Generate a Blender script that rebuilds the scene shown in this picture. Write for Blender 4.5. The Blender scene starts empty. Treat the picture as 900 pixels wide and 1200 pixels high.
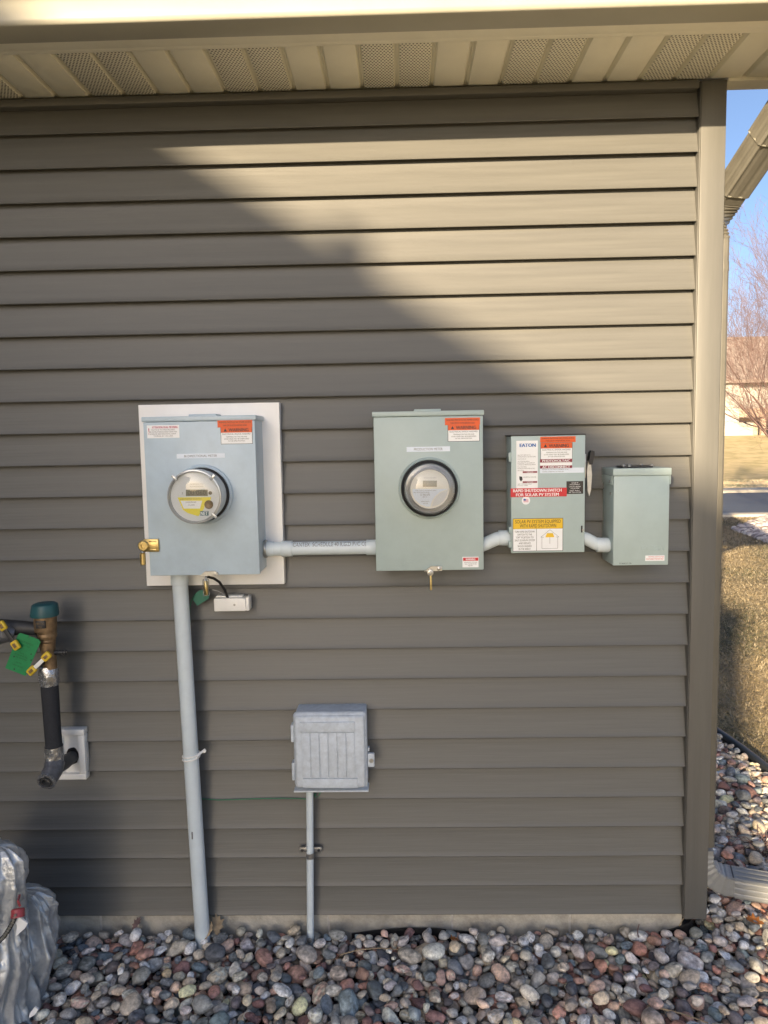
import bpy, bmesh, math, random
import numpy as np
from mathutils import Vector, Matrix, noise
random.seed(7); rng = np.random.default_rng(11)
S = bpy.context.scene
C = S.collection
R = math.radians

# ------------------------------------------------------------------ camera
F_PX = 870.0
PITCH, YAW, ROLL = -0.09394, -0.02265, -0.0177
CAM = Vector((-0.91815, -2.3552, 1.58134))
_f = Vector((math.sin(YAW)*math.cos(PITCH), math.cos(YAW)*math.cos(PITCH), math.sin(PITCH)))
_r = Vector((math.cos(YAW), -math.sin(YAW), 0)); _u = _r.cross(_f)
RT = _r*math.cos(ROLL) + _u*math.sin(ROLL); UP = -_r*math.sin(ROLL) + _u*math.cos(ROLL); FW = _f
cd = bpy.data.cameras.new('camera'); cam = bpy.data.objects.new('camera', cd); C.objects.link(cam)
cam.matrix_world = Matrix(((RT.x, UP.x, -FW.x, CAM.x), (RT.y, UP.y, -FW.y, CAM.y), (RT.z, UP.z, -FW.z, CAM.z), (0, 0, 0, 1)))
cd.sensor_fit = 'VERTICAL'; cd.sensor_height = 24; cd.lens = F_PX/1200*24; cd.clip_start = .05; cd.clip_end = 2000
S.camera = cam
# ------------------------------------------------------------------ light
SUN_EL, SUN_AZ = R(14.75), R(23.5)
SKY_STRENGTH, SUN_STRENGTH, EXPOSURE = .086, 5.0, 1.63
w = bpy.data.worlds.new("World"); S.world = w; w.use_nodes = True
nt = w.node_tree; sky = nt.nodes.new('ShaderNodeTexSky'); sky.sky_type = 'NISHITA'; sky.sun_disc = False
sky.sun_elevation = SUN_EL; sky.sun_rotation = math.pi + SUN_AZ; sky.air_density = .55; sky.dust_density = 1.9; sky.ozone_density = 1.0
bg = nt.nodes['Background']; nt.links.new(sky.outputs[0], bg.inputs[0]); bg.inputs[1].default_value = SKY_STRENGTH
sl = bpy.data.lights.new('sun', 'SUN'); sl.energy = SUN_STRENGTH; sl.angle = R(.6); sl.color = (1, .775, .49)
so = bpy.data.objects.new('sun', sl); C.objects.link(so)
sdir = Vector((-math.sin(SUN_AZ)*math.cos(SUN_EL), -math.cos(SUN_AZ)*math.cos(SUN_EL), math.sin(SUN_EL)))
so.rotation_euler = sdir.to_track_quat('Z', 'Y').to_euler(); so.location = (-5, -8, 6)
S.view_settings.view_transform = 'Standard'; S.view_settings.look = 'None'; S.view_settings.exposure = EXPOSURE
S.view_settings.gamma = 1; S.render.engine = 'CYCLES'
S.render.resolution_x = 768; S.render.resolution_y = 1024

# ------------------------------------------------------------------ helpers
def ray(px, py): return (FW + RT*((px-450)/F_PX) + UP*((600-py)/F_PX))
def W(px, py, Y=0.0):                    # photograph pixel -> point on the vertical plane at depth Y
    d = ray(px, py); return CAM + d*((Y-CAM.y)/d.y)
def G(px, py, Z=-.1):                    # photograph pixel -> point on the level plane at height Z
    d = ray(px, py); return CAM + d*((Z-CAM.z)/d.z)

ORG = {}
def tag(o, label=None, cat=None, group=None, kind=None):
    if label: o['label'] = label
    if cat: o['category'] = cat
    if group: o['group'] = group
    if kind: o['kind'] = kind
    return o
def thing(name, label, cat, loc, group=None):
    o = bpy.data.objects.new(name, None); C.objects.link(o); o.location = loc; o.empty_display_size = .05
    ORG[o] = Vector(loc); return tag(o, label, cat, group)
def link_mesh(name, me, mat, parent=None, org=None):
    o = bpy.data.objects.new(name, me); C.objects.link(o)
    if mat: me.materials.append(mat)
    if parent is not None:
        o.parent = parent; ORG[o] = ORG[parent]
    else:
        o.location = org or (0, 0, 0); ORG[o] = Vector(org or (0, 0, 0))
    return o

class MB:
    def __init__(s): s.bm = bmesh.new()
    def box(s, x0, x1, y0, y1, z0, z1, bev=0, seg=2, mtx=None):
        b = bmesh.new(); bmesh.ops.create_cube(b, size=1)
        bmesh.ops.scale(b, vec=(abs(x1-x0), abs(y1-y0), abs(z1-z0)), verts=b.verts)
        bmesh.ops.translate(b, vec=((x0+x1)/2, (y0+y1)/2, (z0+z1)/2), verts=b.verts)
        if bev: bmesh.ops.bevel(b, geom=b.edges[:], offset=bev, segments=seg, affect='EDGES', profile=.5)
        if mtx is not None: bmesh.ops.transform(b, matrix=mtx, verts=b.verts)
        s.add(b); return s
    def add(s, b):
        m = bpy.data.meshes.new('tmp'); b.to_mesh(m); b.free(); s.bm.from_mesh(m); bpy.data.meshes.remove(m)
    def bar(s, p0, p1, wx, wy, bev=0, up=(0, 1, 0)):      # box along p0->p1
        p0, p1 = Vector(p0), Vector(p1); z = (p1-p0).normalized(); x = Vector(up).cross(z).normalized(); y = z.cross(x)
        M = Matrix((x, y, z)).transposed().to_4x4(); M.translation = (p0+p1)/2
        L = (p1-p0).length
        return s.box(-wx/2, wx/2, -wy/2, wy/2, -L/2, L/2, bev, mtx=M)
    def ring(s, c, x, y, r, n):
        return [s.bm.verts.new(c + (x*math.cos(2*math.pi*i/n) + y*math.sin(2*math.pi*i/n))*r) for i in range(n)]
    def tube(s, pts, rad, n=16, caps=True):
        pts = [Vector(p) for p in pts]
        if not hasattr(rad, '__len__'): rad = [rad]*len(pts)
        prev = None; rings = []
        for i, p in enumerate(pts):
            t = (pts[min(i+1, len(pts)-1)] - pts[max(i-1, 0)]).normalized()
            if prev is None:
                a = Vector((0, 0, 1)) if abs(t.z) < .9 else Vector((0, 1, 0)); x = a.cross(t).normalized()
            else: x = (prev - t*prev.dot(t)).normalized()
            prev = x; rings.append(s.ring(p, x, t.cross(x), rad[i], n))
        for a, b in zip(rings, rings[1:]):
            for i in range(n): s.bm.faces.new((a[i], a[(i+1) % n], b[(i+1) % n], b[i]))
        if caps:
            s.bm.faces.new(rings[0][::-1]); s.bm.faces.new(rings[-1])
        return s
    def lathe(s, c, axis, prof, n=48, closed=False):      # prof: (radius, distance along the axis)
        c = Vector(c); t = Vector(axis).normalized(); a = Vector((0, 0, 1)) if abs(t.z) < .9 else Vector((0, 1, 0))
        x = a.cross(t).normalized(); y = t.cross(x); rings = []
        for r, h in prof: rings.append(s.ring(c+t*h, x, y, max(r, 1e-5), n))
        pr = list(zip(rings, rings[1:])) + ([(rings[-1], rings[0])] if closed else [])
        for a, b in pr:
            for i in range(n): s.bm.faces.new((a[i], a[(i+1) % n], b[(i+1) % n], b[i]))
        if not closed:
            if prof[0][0] > 1e-4: s.bm.faces.new(rings[0][::-1])
            if prof[-1][0] > 1e-4: s.bm.faces.new(rings[-1])
        return s
    def prism(s, poly, fn0, fn1):        # poly of 2-D points, two functions give the two sides
        a = [s.bm.verts.new(fn0(*p)) for p in poly]; b = [s.bm.verts.new(fn1(*p)) for p in poly]; n = len(poly)
        s.bm.faces.new(a); s.bm.faces.new(b[::-1])
        for i in range(n): s.bm.faces.new((a[i], b[i], b[(i+1) % n], a[(i+1) % n]))
        return s
    def plate(s, poly, y0, y1):          # XZ outline between two depths
        return s.prism(poly, lambda x, z: Vector((x, y0, z)), lambda x, z: Vector((x, y1, z)))
    def sweep(s, pts, prof, up, scl=None):
        pts = [Vector(p) for p in pts]; rings = []; ups = [Vector(q) for q in up] if hasattr(up[0], '__len__') else [Vector(up)]*len(pts)
        for i, p in enumerate(pts):
            t = (pts[min(i+1, len(pts)-1)] - pts[max(i-1, 0)]).normalized()
            up = ups[i]; y = (up - t*up.dot(t)).normalized(); x = y.cross(t); k = scl[i] if scl else 1
            rings.append([s.bm.verts.new(p + x*u*k + y*v*k) for u, v in prof])
        n = len(prof)
        for a, b in zip(rings, rings[1:]):
            for i in range(n): s.bm.faces.new((a[i], a[(i+1) % n], b[(i+1) % n], b[i]))
        s.bm.faces.new(rings[0][::-1]); s.bm.faces.new(rings[-1]); return s
    def build(s, name, mat, parent=None, smooth=35, org=None):
        o0 = ORG[parent] if parent is not None else Vector(org or (0, 0, 0))
        bmesh.ops.translate(s.bm, vec=-o0, verts=s.bm.verts)
        bmesh.ops.recalc_face_normals(s.bm, faces=s.bm.faces)
        me = bpy.data.meshes.new(name); s.bm.to_mesh(me); s.bm.free()
        if smooth:
            me.polygons.foreach_set('use_smooth', [True]*len(me.polygons)); me.set_sharp_from_angle(angle=R(smooth))
        return link_mesh(name, me, mat, parent, org)

def npmesh(name, V, Fc, mat, cols=None, parent=None, smooth=True, org=None):
    """V (n,3), Fc (m,k) numpy arrays"""
    o0 = np.array(ORG[parent]) if parent is not None else np.array(org or (0, 0, 0.))
    me = bpy.data.meshes.new(name); V = np.asarray(V, dtype=np.float32)-o0.astype(np.float32); k = Fc.shape[1]
    me.vertices.add(len(V)); me.vertices.foreach_set('co', V.ravel())
    me.loops.add(Fc.size); me.loops.foreach_set('vertex_index', Fc.ravel().astype(np.int32))
    me.polygons.add(len(Fc)); me.polygons.foreach_set('loop_start', np.arange(0, Fc.size, k, dtype=np.int32))
    me.update(calc_edges=True); me.validate()
    if smooth: me.polygons.foreach_set('use_smooth', np.ones(len(Fc), dtype=bool))
    if cols is not None:
        a = me.color_attributes.new('Col', 'FLOAT_COLOR', 'POINT')
        a.data.foreach_set('color', np.c_[cols, np.ones(len(cols))].astype(np.float32).ravel())
    return link_mesh(name, me, mat, parent, tuple(o0) if parent is None else None)

# ------------------------------------------------------------------ materials
def mat(name, col, rough=.5, metal=0, n1=0, s1=8, bump=0, bs=40, stretch=(1, 1, 1), spec=.5, attr=False, col2=None, thr=(.35, .65), coat=0, dirt=0):
    m = bpy.data.materials.new(name); m.use_nodes = True; t = m.node_tree; N = t.nodes; L = t.links; b = N['Principled BSDF']
    b.inputs['Roughness'].default_value = rough; b.inputs['Metallic'].default_value = metal
    b.inputs['Specular IOR Level'].default_value = spec; b.inputs['Coat Weight'].default_value = coat
    tc = N.new('ShaderNodeTexCoord'); mp = N.new('ShaderNodeMapping'); L.new(tc.outputs['Object'], mp.inputs[0]); mp.inputs['Scale'].default_value = stretch
    src = None
    if attr:
        a = N.new('ShaderNodeAttribute'); a.attribute_name = 'Col'; src = a.outputs['Color']
    else:
        rg = N.new('ShaderNodeRGB'); rg.outputs[0].default_value = (*col, 1); src = rg.outputs[0]
    if n1 or col2:
        no = N.new('ShaderNodeTexNoise'); no.inputs['Scale'].default_value = s1; no.inputs['Detail'].default_value = 8; no.inputs['Roughness'].default_value = .65
        L.new(mp.outputs[0], no.inputs['Vector'])
        mr = N.new('ShaderNodeMapRange'); mr.inputs[1].default_value = thr[0]; mr.inputs[2].default_value = thr[1]
        L.new(no.outputs[0], mr.inputs[0]); mx = N.new('ShaderNodeMix'); mx.data_type = 'RGBA'
        if col2:
            L.new(mr.outputs[0], mx.inputs['Factor']); L.new(src, mx.inputs['A']); mx.inputs['B'].default_value = (*col2, 1); src = mx.outputs['Result']
        else:
            mr.inputs[3].default_value = 1-n1; mr.inputs[4].default_value = 1+n1
            mx.blend_type = 'MULTIPLY'; mx.inputs['Factor'].default_value = 1; L.new(src, mx.inputs['A']); L.new(mr.outputs[0], mx.inputs['B']); src = mx.outputs['Result']
        rr = N.new('ShaderNodeMapRange'); rr.inputs[3].default_value = max(rough-.08, .02); rr.inputs[4].default_value = min(rough+.1, 1)
        L.new(no.outputs[0], rr.inputs[0]); L.new(rr.outputs[0], b.inputs['Roughness'])
    if dirt:
        d = N.new('ShaderNodeTexNoise'); d.inputs['Scale'].default_value = 3.1; d.inputs['Detail'].default_value = 10; d.inputs['Roughness'].default_value = .72; d.inputs['Distortion'].default_value = .6
        L.new(tc.outputs['Object'], d.inputs['Vector']); dr = N.new('ShaderNodeMapRange'); dr.inputs[1].default_value = .48; dr.inputs[2].default_value = .75; dr.inputs[4].default_value = dirt
        L.new(d.outputs[0], dr.inputs[0]); dm = N.new('ShaderNodeMix'); dm.data_type = 'RGBA'; L.new(dr.outputs[0], dm.inputs['Factor']); L.new(src, dm.inputs['A']); dm.inputs['B'].default_value = (.12, .115, .1, 1); src = dm.outputs['Result']
    L.new(src, b.inputs['Base Color'])
    if bump:
        nb = N.new('ShaderNodeTexNoise'); nb.inputs['Scale'].default_value = bs; nb.inputs['Detail'].default_value = 6
        L.new(mp.outputs[0], nb.inputs['Vector']); bp = N.new('ShaderNodeBump'); bp.inputs['Strength'].default_value = 1; bp.inputs['Distance'].default_value = bump
        L.new(nb.outputs[0], bp.inputs['Height']); L.new(bp.outputs[0], b.inputs['Normal'])
    return m
def glassy(name, tint=(1, 1, 1), gl=.10, rough=.02):
    m = bpy.data.materials.new(name); m.use_nodes = True; t = m.node_tree; N = t.nodes; L = t.links; N.remove(N['Principled BSDF'])
    tr = N.new('ShaderNodeBsdfTransparent'); tr.inputs[0].default_value = (*tint, 1); g = N.new('ShaderNodeBsdfGlossy'); g.inputs['Roughness'].default_value = rough
    fr = N.new('ShaderNodeLayerWeight'); fr.inputs['Blend'].default_value = .25; ad = N.new('ShaderNodeMath'); ad.operation = 'MULTIPLY_ADD'
    ad.inputs[1].default_value = .6; ad.inputs[2].default_value = gl; ad.use_clamp = True
    L.new(fr.outputs['Fresnel'], ad.inputs[0]); mx = N.new('ShaderNodeMixShader'); L.new(ad.outputs[0], mx.inputs[0]); L.new(tr.outputs[0], mx.inputs[1]); L.new(g.outputs[0], mx.inputs[2])
    L.new(mx.outputs[0], N['Material Output'].inputs[0]); return m

M = {}
M['siding'] = mat('siding_vinyl', (.104, .105, .101), .42, n1=.08, s1=2.2, bump=.00035, bs=9, stretch=(.8, 4, 22), spec=.45)
M['post'] = mat('post_vinyl', (.105, .106, .102), .45, n1=.06, s1=9, bump=.0002, bs=70, stretch=(6, 6, .35), spec=.45)
M['soffit'] = mat('soffit_aluminium', (.84, .82, .71), .45, n1=.04, s1=5, dirt=.12)
M['gutter'] = mat('gutter_paint', (.36, .355, .31), .4, n1=.05, s1=3, spec=.5, dirt=.12)
M['downspout'] = mat('downspout_paint', (.095, .092, .08), .42, n1=.08, s1=14, spec=.5, dirt=.3)
M['downgrey'] = mat('extension_aluminium', (.22, .23, .235), .36, n1=.08, s1=14, dirt=.2)
M['concrete'] = mat('foundation_concrete', (.42, .39, .33), .9, n1=.22, s1=16, bump=.0025, bs=60, dirt=.5)
M['mortar'] = mat('pale_mortar', (.50, .47, .42), .9, n1=.2, s1=25, bump=.001, bs=90)
M['board'] = mat('white_board', (.87, .87, .86), .5, n1=.03, s1=8, dirt=.05)
M['steelblue'] = mat('blue_grey_enamel', (.465, .57, .655), .38, n1=.05, s1=14, bump=.0006, bs=5, spec=.45, dirt=.14)
M['steel2'] = mat('pale_grey_green_enamel', (.40, .50, .505), .4, n1=.035, s1=14, bump=.0006, bs=4, spec=.45, dirt=.06)
M['steel'] = mat('grey_green_enamel', (.385, .475, .475), .4, n1=.035, s1=14, bump=.0006, bs=4, spec=.45, dirt=.06)
M['steeldark'] = mat('grey_green_enamel_side', (.37, .42, .39), .42, n1=.06, s1=20)
M['pvc'] = mat('grey_pvc', (.60, .68, .73), .42, n1=.06, s1=9, dirt=.08)
M['telecom'] = mat('weathered_grey_plastic', (.53, .59, .66), .6, n1=.10, s1=60, bump=.0005, bs=160, dirt=.2)
M['white'] = mat('white_plastic', (.84, .84, .82), .35, n1=.03, s1=10, dirt=.08)
M['brass'] = mat('brass', (.55, .42, .18), .35, metal=.9, n1=.15, s1=60)
M['bronze'] = mat('bronze_body', (.22, .15, .085), .5, metal=.55, n1=.3, s1=50, bump=.001, bs=120)
M['teal'] = mat('teal_plastic', (.016, .085, .10), .45, n1=.12, s1=30)
M['zinc'] = mat('zinc_steel', (.42, .42, .41), .35, metal=.8, n1=.15, s1=60)
M['dark'] = mat('dark_metal', (.035, .036, .038), .5, n1=.2, s1=40)
M['black'] = mat('black_rubber', (.015, .015, .017), .55, n1=.2, s1=40)
M['foam'] = mat('black_pipe_foam', (.022, .024, .03), .85, n1=.3, s1=300, bump=.0006, bs=500)
M['duct'] = mat('duct_tape', (.42, .43, .45), .25, metal=.8, n1=.3, s1=35, bump=.008, bs=38)
M['ductd'] = mat('dark_wrinkled_tape', (.15, .155, .17), .35, metal=.4, n1=.3, s1=35, bump=.004, bs=60)
M['yellow'] = mat('yellow_vinyl_grip', (.66, .46, .03), .5, n1=.1, s1=40)
M['green'] = mat('green_tag', (.01, .22, .07), .5, n1=.1, s1=40)
M['dgreen'] = mat('dark_green_tag', (.01, .13, .085), .45)
M['greenwire'] = mat('green_wire', (.02, .16, .08), .5)
M['tgreen'] = mat('tag_green_emboss', (.005, .10, .03), .5)
M['lcd'] = mat('lcd_screen', (.085, .10, .075), .3)
M['lcd2'] = mat('lcd_pale', (.26, .25, .19), .3)
M['ink'] = mat('black_ink', (.02, .02, .022), .5)
M['greyink'] = mat('grey_ink', (.16, .16, .17), .5)
M['faintink'] = mat('faint_ink', (.33, .33, .34), .5)
M['orange'] = mat('orange_label', (.72, .10, .012), .45, n1=.04, s1=30)
M['red'] = mat('red_label', (.58, .02, .03), .45)
M['maroon'] = mat('maroon_label', (.22, .012, .035), .45)
M['pinkink'] = mat('faded_pink_ink', (.60, .22, .30), .5)
M['blueink'] = mat('blue_ink', (.01, .12, .42), .45)
M['paper'] = mat('white_label', (.84, .86, .88), .45, n1=.02, s1=30)
M['paperblue'] = mat('bluish_label', (.72, .80, .90), .45)
M['blacklab'] = mat('black_label', (.025, .022, .02), .45)
M['yellowlab'] = mat('yellow_label', (.78, .50, .015), .45)
M['lemon'] = mat('lemon_label', (.80, .68, .03), .45)
M['tealab'] = mat('teal_label', (.01, .10, .13), .45)
M['face'] = mat('meter_face_grey', (.66, .68, .69), .5)
M['facecream'] = mat('meter_face_cream', (.80, .78, .70), .5)
M['housing'] = mat('meter_housing', (.50, .52, .53), .22, metal=.35, n1=.05, s1=30, spec=.7)
M['glass'] = glassy('clear_meter_cover', (.95, .96, .97), .025)
M['smoke'] = glassy('smoky_meter_cover', (.96, .96, .97), .03)
M['tarp'] = mat('silver_woven_cover', (.50, .525, .55), .34, metal=.42, n1=.18, s1=26, bump=.007, bs=24, spec=.6, dirt=.12)
M['redplastic'] = mat('red_plastic', (.33, .05, .06), .4)
M['stone'] = mat('pebble', (.3, .3, .3), .6, n1=.36, s1=85, bump=.0007, bs=260, attr=True, spec=.4)
M['soil'] = mat('dark_soil', (.03, .027, .023), .95, n1=.4, s1=60, bump=.006, bs=80)
M['lawn'] = mat('dry_lawn', (.48, .38, .21), .95, s1=1.3, col2=(.30, .26, .12), thr=(.42, .66), bump=.02, bs=40)
M['grass'] = mat('dry_grass_blades', (.3, .2, .1), .8, attr=True)
M['asphalt'] = mat('asphalt', (.05, .064, .09), .55, n1=.3, s1=2.5, bump=.003, bs=200, stretch=(.25, 2, 1))
M['curb'] = mat('curb_concrete', (.42, .39, .34), .9, n1=.12, s1=4)
M['bark'] = mat('red_brown_bark', (.19, .125, .115), .8, n1=.3, s1=20)
M['twig'] = mat('dry_twig', (.33, .25, .16), .8, n1=.2, s1=50)
M['leaf'] = mat('dead_oak_leaf', (.38, .14, .035), .7, n1=.3, s1=60)
M['edging'] = mat('black_plastic_edging', (.025, .03, .038), .38, n1=.2, s1=30)
M['mulchstone'] = mat('pale_rock', (.3, .3, .3), .8, attr=True)
M['hwall'] = mat('white_house_siding', (.36, .35, .33), .7, n1=.04, s1=2)
M['hroof'] = mat('brown_roof_shingles', (.24, .20, .18), .9, n1=.2, s1=3)
M['htrim'] = mat('tan_trim', (.42, .32, .25), .7)
M['hdark'] = mat('dark_window', (.02, .025, .03), .15)
M['nwall'] = mat('taupe_neighbour_siding', (.12, .11, .10), .7, n1=.05, s1=2)

# perforated soffit panel: rows of punched holes
def perforated():
    m = mat('perforated_soffit', (.84, .82, .71), .45); t = m.node_tree; N = t.nodes; L = t.links; b = N['Principled BSDF']
    tc = N.new('ShaderNodeTexCoord'); sp = N.new('ShaderNodeSeparateXYZ'); L.new(tc.outputs['Object'], sp.inputs[0])
    def mth(op, a, bb=None):
        n = N.new('ShaderNodeMath'); n.operation = op
        for i, v in enumerate((a, bb)):
            if v is None: continue
            if isinstance(v, (int, float)): n.inputs[i].default_value = v
            else: L.new(v, n.inputs[i])
        return n.outputs[0]
    P = .0098
    row = mth('FLOOR', mth('DIVIDE', sp.outputs['Y'], P*.866)); off = mth('MULTIPLY', mth('MODULO', mth('ABSOLUTE', row), 2), .5)
    u = mth('SUBTRACT', mth('FRACT', mth('ADD', mth('DIVIDE', sp.outputs['X'], P), off)), .5)
    v = mth('MULTIPLY', mth('SUBTRACT', mth('FRACT', mth('DIVIDE', sp.outputs['Y'], P*.866)), .5), .866)
    d = mth('SQRT', mth('ADD', mth('MULTIPLY', u, u), mth('MULTIPLY', v, v)))
    hole = mth('LESS_THAN', d, .27)
    mx = N.new('ShaderNodeMix'); mx.data_type = 'RGBA'; L.new(hole, mx.inputs['Factor']); mx.inputs['A'].default_value = (.84, .82, .71, 1); mx.inputs['B'].default_value = (.03, .026, .02, 1)
    L.new(mx.outputs['Result'], b.inputs['Base Color']); return m
M['perf'] = perforated()

# ------------------------------------------------------------------ ground, street, far lawn
def gz(Y): return -.13 + (0 if Y < 26 else 1.72*min((Y-26)/17, 1)**1.15)
Xs = list(np.linspace(-160, 160, 41)); Ys = sorted(set([-60, -20, -6, 0, 4, 8, 12, 18, 22, 26] + list(np.arange(27, 45, 1.0)) + [60, 100, 400]))
gv = [(x, y, gz(y)) for y in Ys for x in Xs]; nx = len(Xs)
gf = [(j*nx+i, j*nx+i+1, (j+1)*nx+i+1, (j+1)*nx+i) for j in range(len(Ys)-1) for i in range(nx-1)]
gr = npmesh('ground', np.array(gv), np.array(gf), M['lawn'], smooth=True); tag(gr, 'dry straw coloured lawn reaching to the far house', kind='structure')
ys0, ys1 = G(880, 604, -.13).y, G(880, 578, -.13).y
st = MB().box(-120, 120, ys0, ys1, -.2, -.112).build('street', M['asphalt'], smooth=0); tag(st, 'dark asphalt street crossing beyond the lawn', kind='structure')
k1 = MB().box(-120, 120, ys0-.45, ys0, -.25, -.06, .02).build('kerb', M['curb']); tag(k1, 'near pale concrete kerb of the street', kind='structure')
k2 = MB().box(-120, 120, ys1, ys1+1.0, -.25, -.03, .02).build('kerb', M['curb']); tag(k2, 'far pale concrete kerb of the street', kind='structure')

# gravel bed with landscape edging
ZG = -.085
e0, e1 = G(843, 864, ZG), G(899, 906, ZG); ed = (e1-e0).normalized()
eps = [e0 - ed*.9 + Vector((-.0, .0, 0)), e0 - ed*.4, e0, e0.lerp(e1, .5) + Vector((.006, .006, 0)), e1, e1 + ed*.5 + Vector((.02, .0, 0)), e1 + ed*1.2 + Vector((.1, 0, 0)), e1+ed*2.2+Vector((.3, 0, 0))]
m = MB().tube([p+Vector((0, 0, .022)) for p in eps], .024, 14)
m.prism([(0, 0), (1, 0)] and [(-.004, -.06), (.004, -.06), (.004, 0), (-.004, 0)], lambda a, b: e0 - ed*.9 + Vector((ed.y*a, -ed.x*a, b)), lambda a, b: e1 + ed*1.0 + Vector((ed.y*a, -ed.x*a, b)))
o = m.build('landscape_edging', M['edging'], org=tuple(e0)); tag(o, 'black tube plastic edging between the gravel and the dry lawn', 'edging')

bed_poly = [(-2.9, .02), (-2.9, -.95), (1.6, -.95)]
bed = thing('gravel_bed', None, None, (-.9, -.3, -.13)); bed['kind'] = 'structure'; bed['label'] = 'river rock gravel bed along the foundation and round the corner'
bx = [(-3.1, .05), (-3.1, -1.0), (3.4, -1.0), (e1.x+1.2*ed.x+.1, e1.y+1.2*ed.y), (e1.x, e1.y), (e0.x, e0.y), (e0.x-ed.x*.9, e0.y-ed.y*.9), (.02, e0.y-ed.y*.9), (.02, .05)]
MB().prism(bx, lambda x, y: Vector((x, y, -.128)), lambda x, y: Vector((x, y, -.118))).build('soil_base', M['soil'], bed, smooth=0)

def ico(n):
    b = bmesh.new(); bmesh.ops.create_icosphere(b, subdivisions=n, radius=1); v = np.array([q.co[:] for q in b.verts]); f = np.array([[q.index for q in p.verts] for p in b.faces]); b.free(); return v, f
ICO = {k: ico(k) for k in (2, 3)}
PAL = 1.35*np.array([(.20, .205, .20), (.15, .17, .19), (.30, .295, .28), (.10, .11, .125), (.38, .35, .30), (.52, .44, .34), (.62, .57, .49), (.76, .72, .67), (.31, .19, .155), (.21, .12, .11), (.50, .35, .28), (.43, .23, .18), (.20, .25, .27), (.60, .42, .33), (.36, .31, .26), (.68, .54, .34), (.13, .115, .12), (.45, .42, .40)])
PW = np.array([10, 6, 12, 5, 12, 10, 10, 8, 8, 6, 8, 4, 4, 4, 11, 2.2, 5., 12]); PW /= PW.sum()
cell = .005; GX0, GX1, GY0, GY1 = -2.75, 1.5, -.72, 2.35
nxg, nyg = int((GX1-GX0)/cell), int((GY1-GY0)/cell)
cx = GX0 + (np.arange(nxg)+.5)*cell; cy = GY0 + (np.arange(nyg)+.5)*cell
XX, YY = np.meshgrid(cx, cy)
side = (XX-e0.x)*ed.y - (YY-e0.y)*ed.x           # >0 : house side / near side of the edging
mask = ((YY < .0) | ((XX > .085) & (YY < 2.3))) & (((XX-e0.x)*(-ed.y) + (YY-e0.y)*ed.x) < -.03)
H = np.where(mask, -.122, 1.0).astype(np.float64)
H[(XX < .085) & (YY > .0)] = 1.0
OWN = -np.ones(H.shape, int)
stones = []
ok = np.argwhere(mask)
camn = np.array(CAM); rt, up, fw = np.array(RT), np.array(UP), np.array(FW)
def inframe(x, y, z, mg=25):
    d = np.array((x, y, z))-camn; q = d@fw
    px = 450+F_PX*(d@rt)/q; py = 600-F_PX*(d@up)/q
    return -mg < px < 900+mg and py < 1200+mg
def settle(a, b, c, th, tries, big=False):
    best = None; ca, sa = math.cos(th), math.sin(th); rr = max(a, b); k = int(rr/cell)+1
    for _ in range(tries):
        j, i = ok[rng.integers(len(ok))]
        if j < k or i < k or j >= nyg-k or i >= nxg-k: continue
        sx = XX[j-k:j+k+1, i-k:i+k+1]-XX[j, i]; sy = YY[j-k:j+k+1, i-k:i+k+1]-YY[j, i]
        u = (sx*ca+sy*sa)/a; v = (-sx*sa+sy*ca)/b; q = 1-u*u-v*v; ins = q > .12
        if not ins.any(): continue
        h = H[j-k:j+k+1, i-k:i+k+1]; s_ = np.sqrt(np.maximum(q, 0))*c
        z = (h+s_*.86)[ins].max()
        if best is None or z < best[0]: best = (z, j, i, k, q, s_)
    return best
N_ST = 15500
for n in range(N_ST):
    s = rng.lognormal(math.log(.0126), .37); s = min(max(s, .0075), .031)
    if n > N_ST*.8: s = min(s*1.10, .032)
    a = s*rng.uniform(1.0, 1.45); b = s*rng.uniform(.8, 1.0); c = s*rng.uniform(.5, .8); th = rng.uniform(0, math.pi)
    bb = settle(a, b, c, th, 10)
    if bb is None or bb[0] > -.035: continue
    z, j, i, k, q, s_ = bb; ins = q > .03
    hh = H[j-k:j+k+1, i-k:i+k+1]; oo = OWN[j-k:j+k+1, i-k:i+k+1]; top = z+s_; upd = ins & (top > hh) & (hh < .5)
    hh[upd] = top[upd]; oo[upd] = len(stones)
    stones.append((XX[j, i], YY[j, i], z, a, b, c, th))
cnt = np.bincount(OWN[OWN >= 0], minlength=len(stones)).astype(float)
vis = np.array([inframe(s[0], s[1], s[2]) for s in stones]) & (cnt > 2)
score = np.array([cnt[q]/((s[0]-CAM.x)**2+(s[1]-CAM.y)**2+(s[2]-CAM.z)**2) if vis[q] and inframe(s[0], s[1], s[2], -4) else 0 for q, s in enumerate(stones)])
score *= np.array([0 if (s[0] < .1+.45*max(s[1], 0) and s[1] > 0) else 1 for s in stones])
top300 = set(np.argsort(-score)[:298].tolist())
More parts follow.
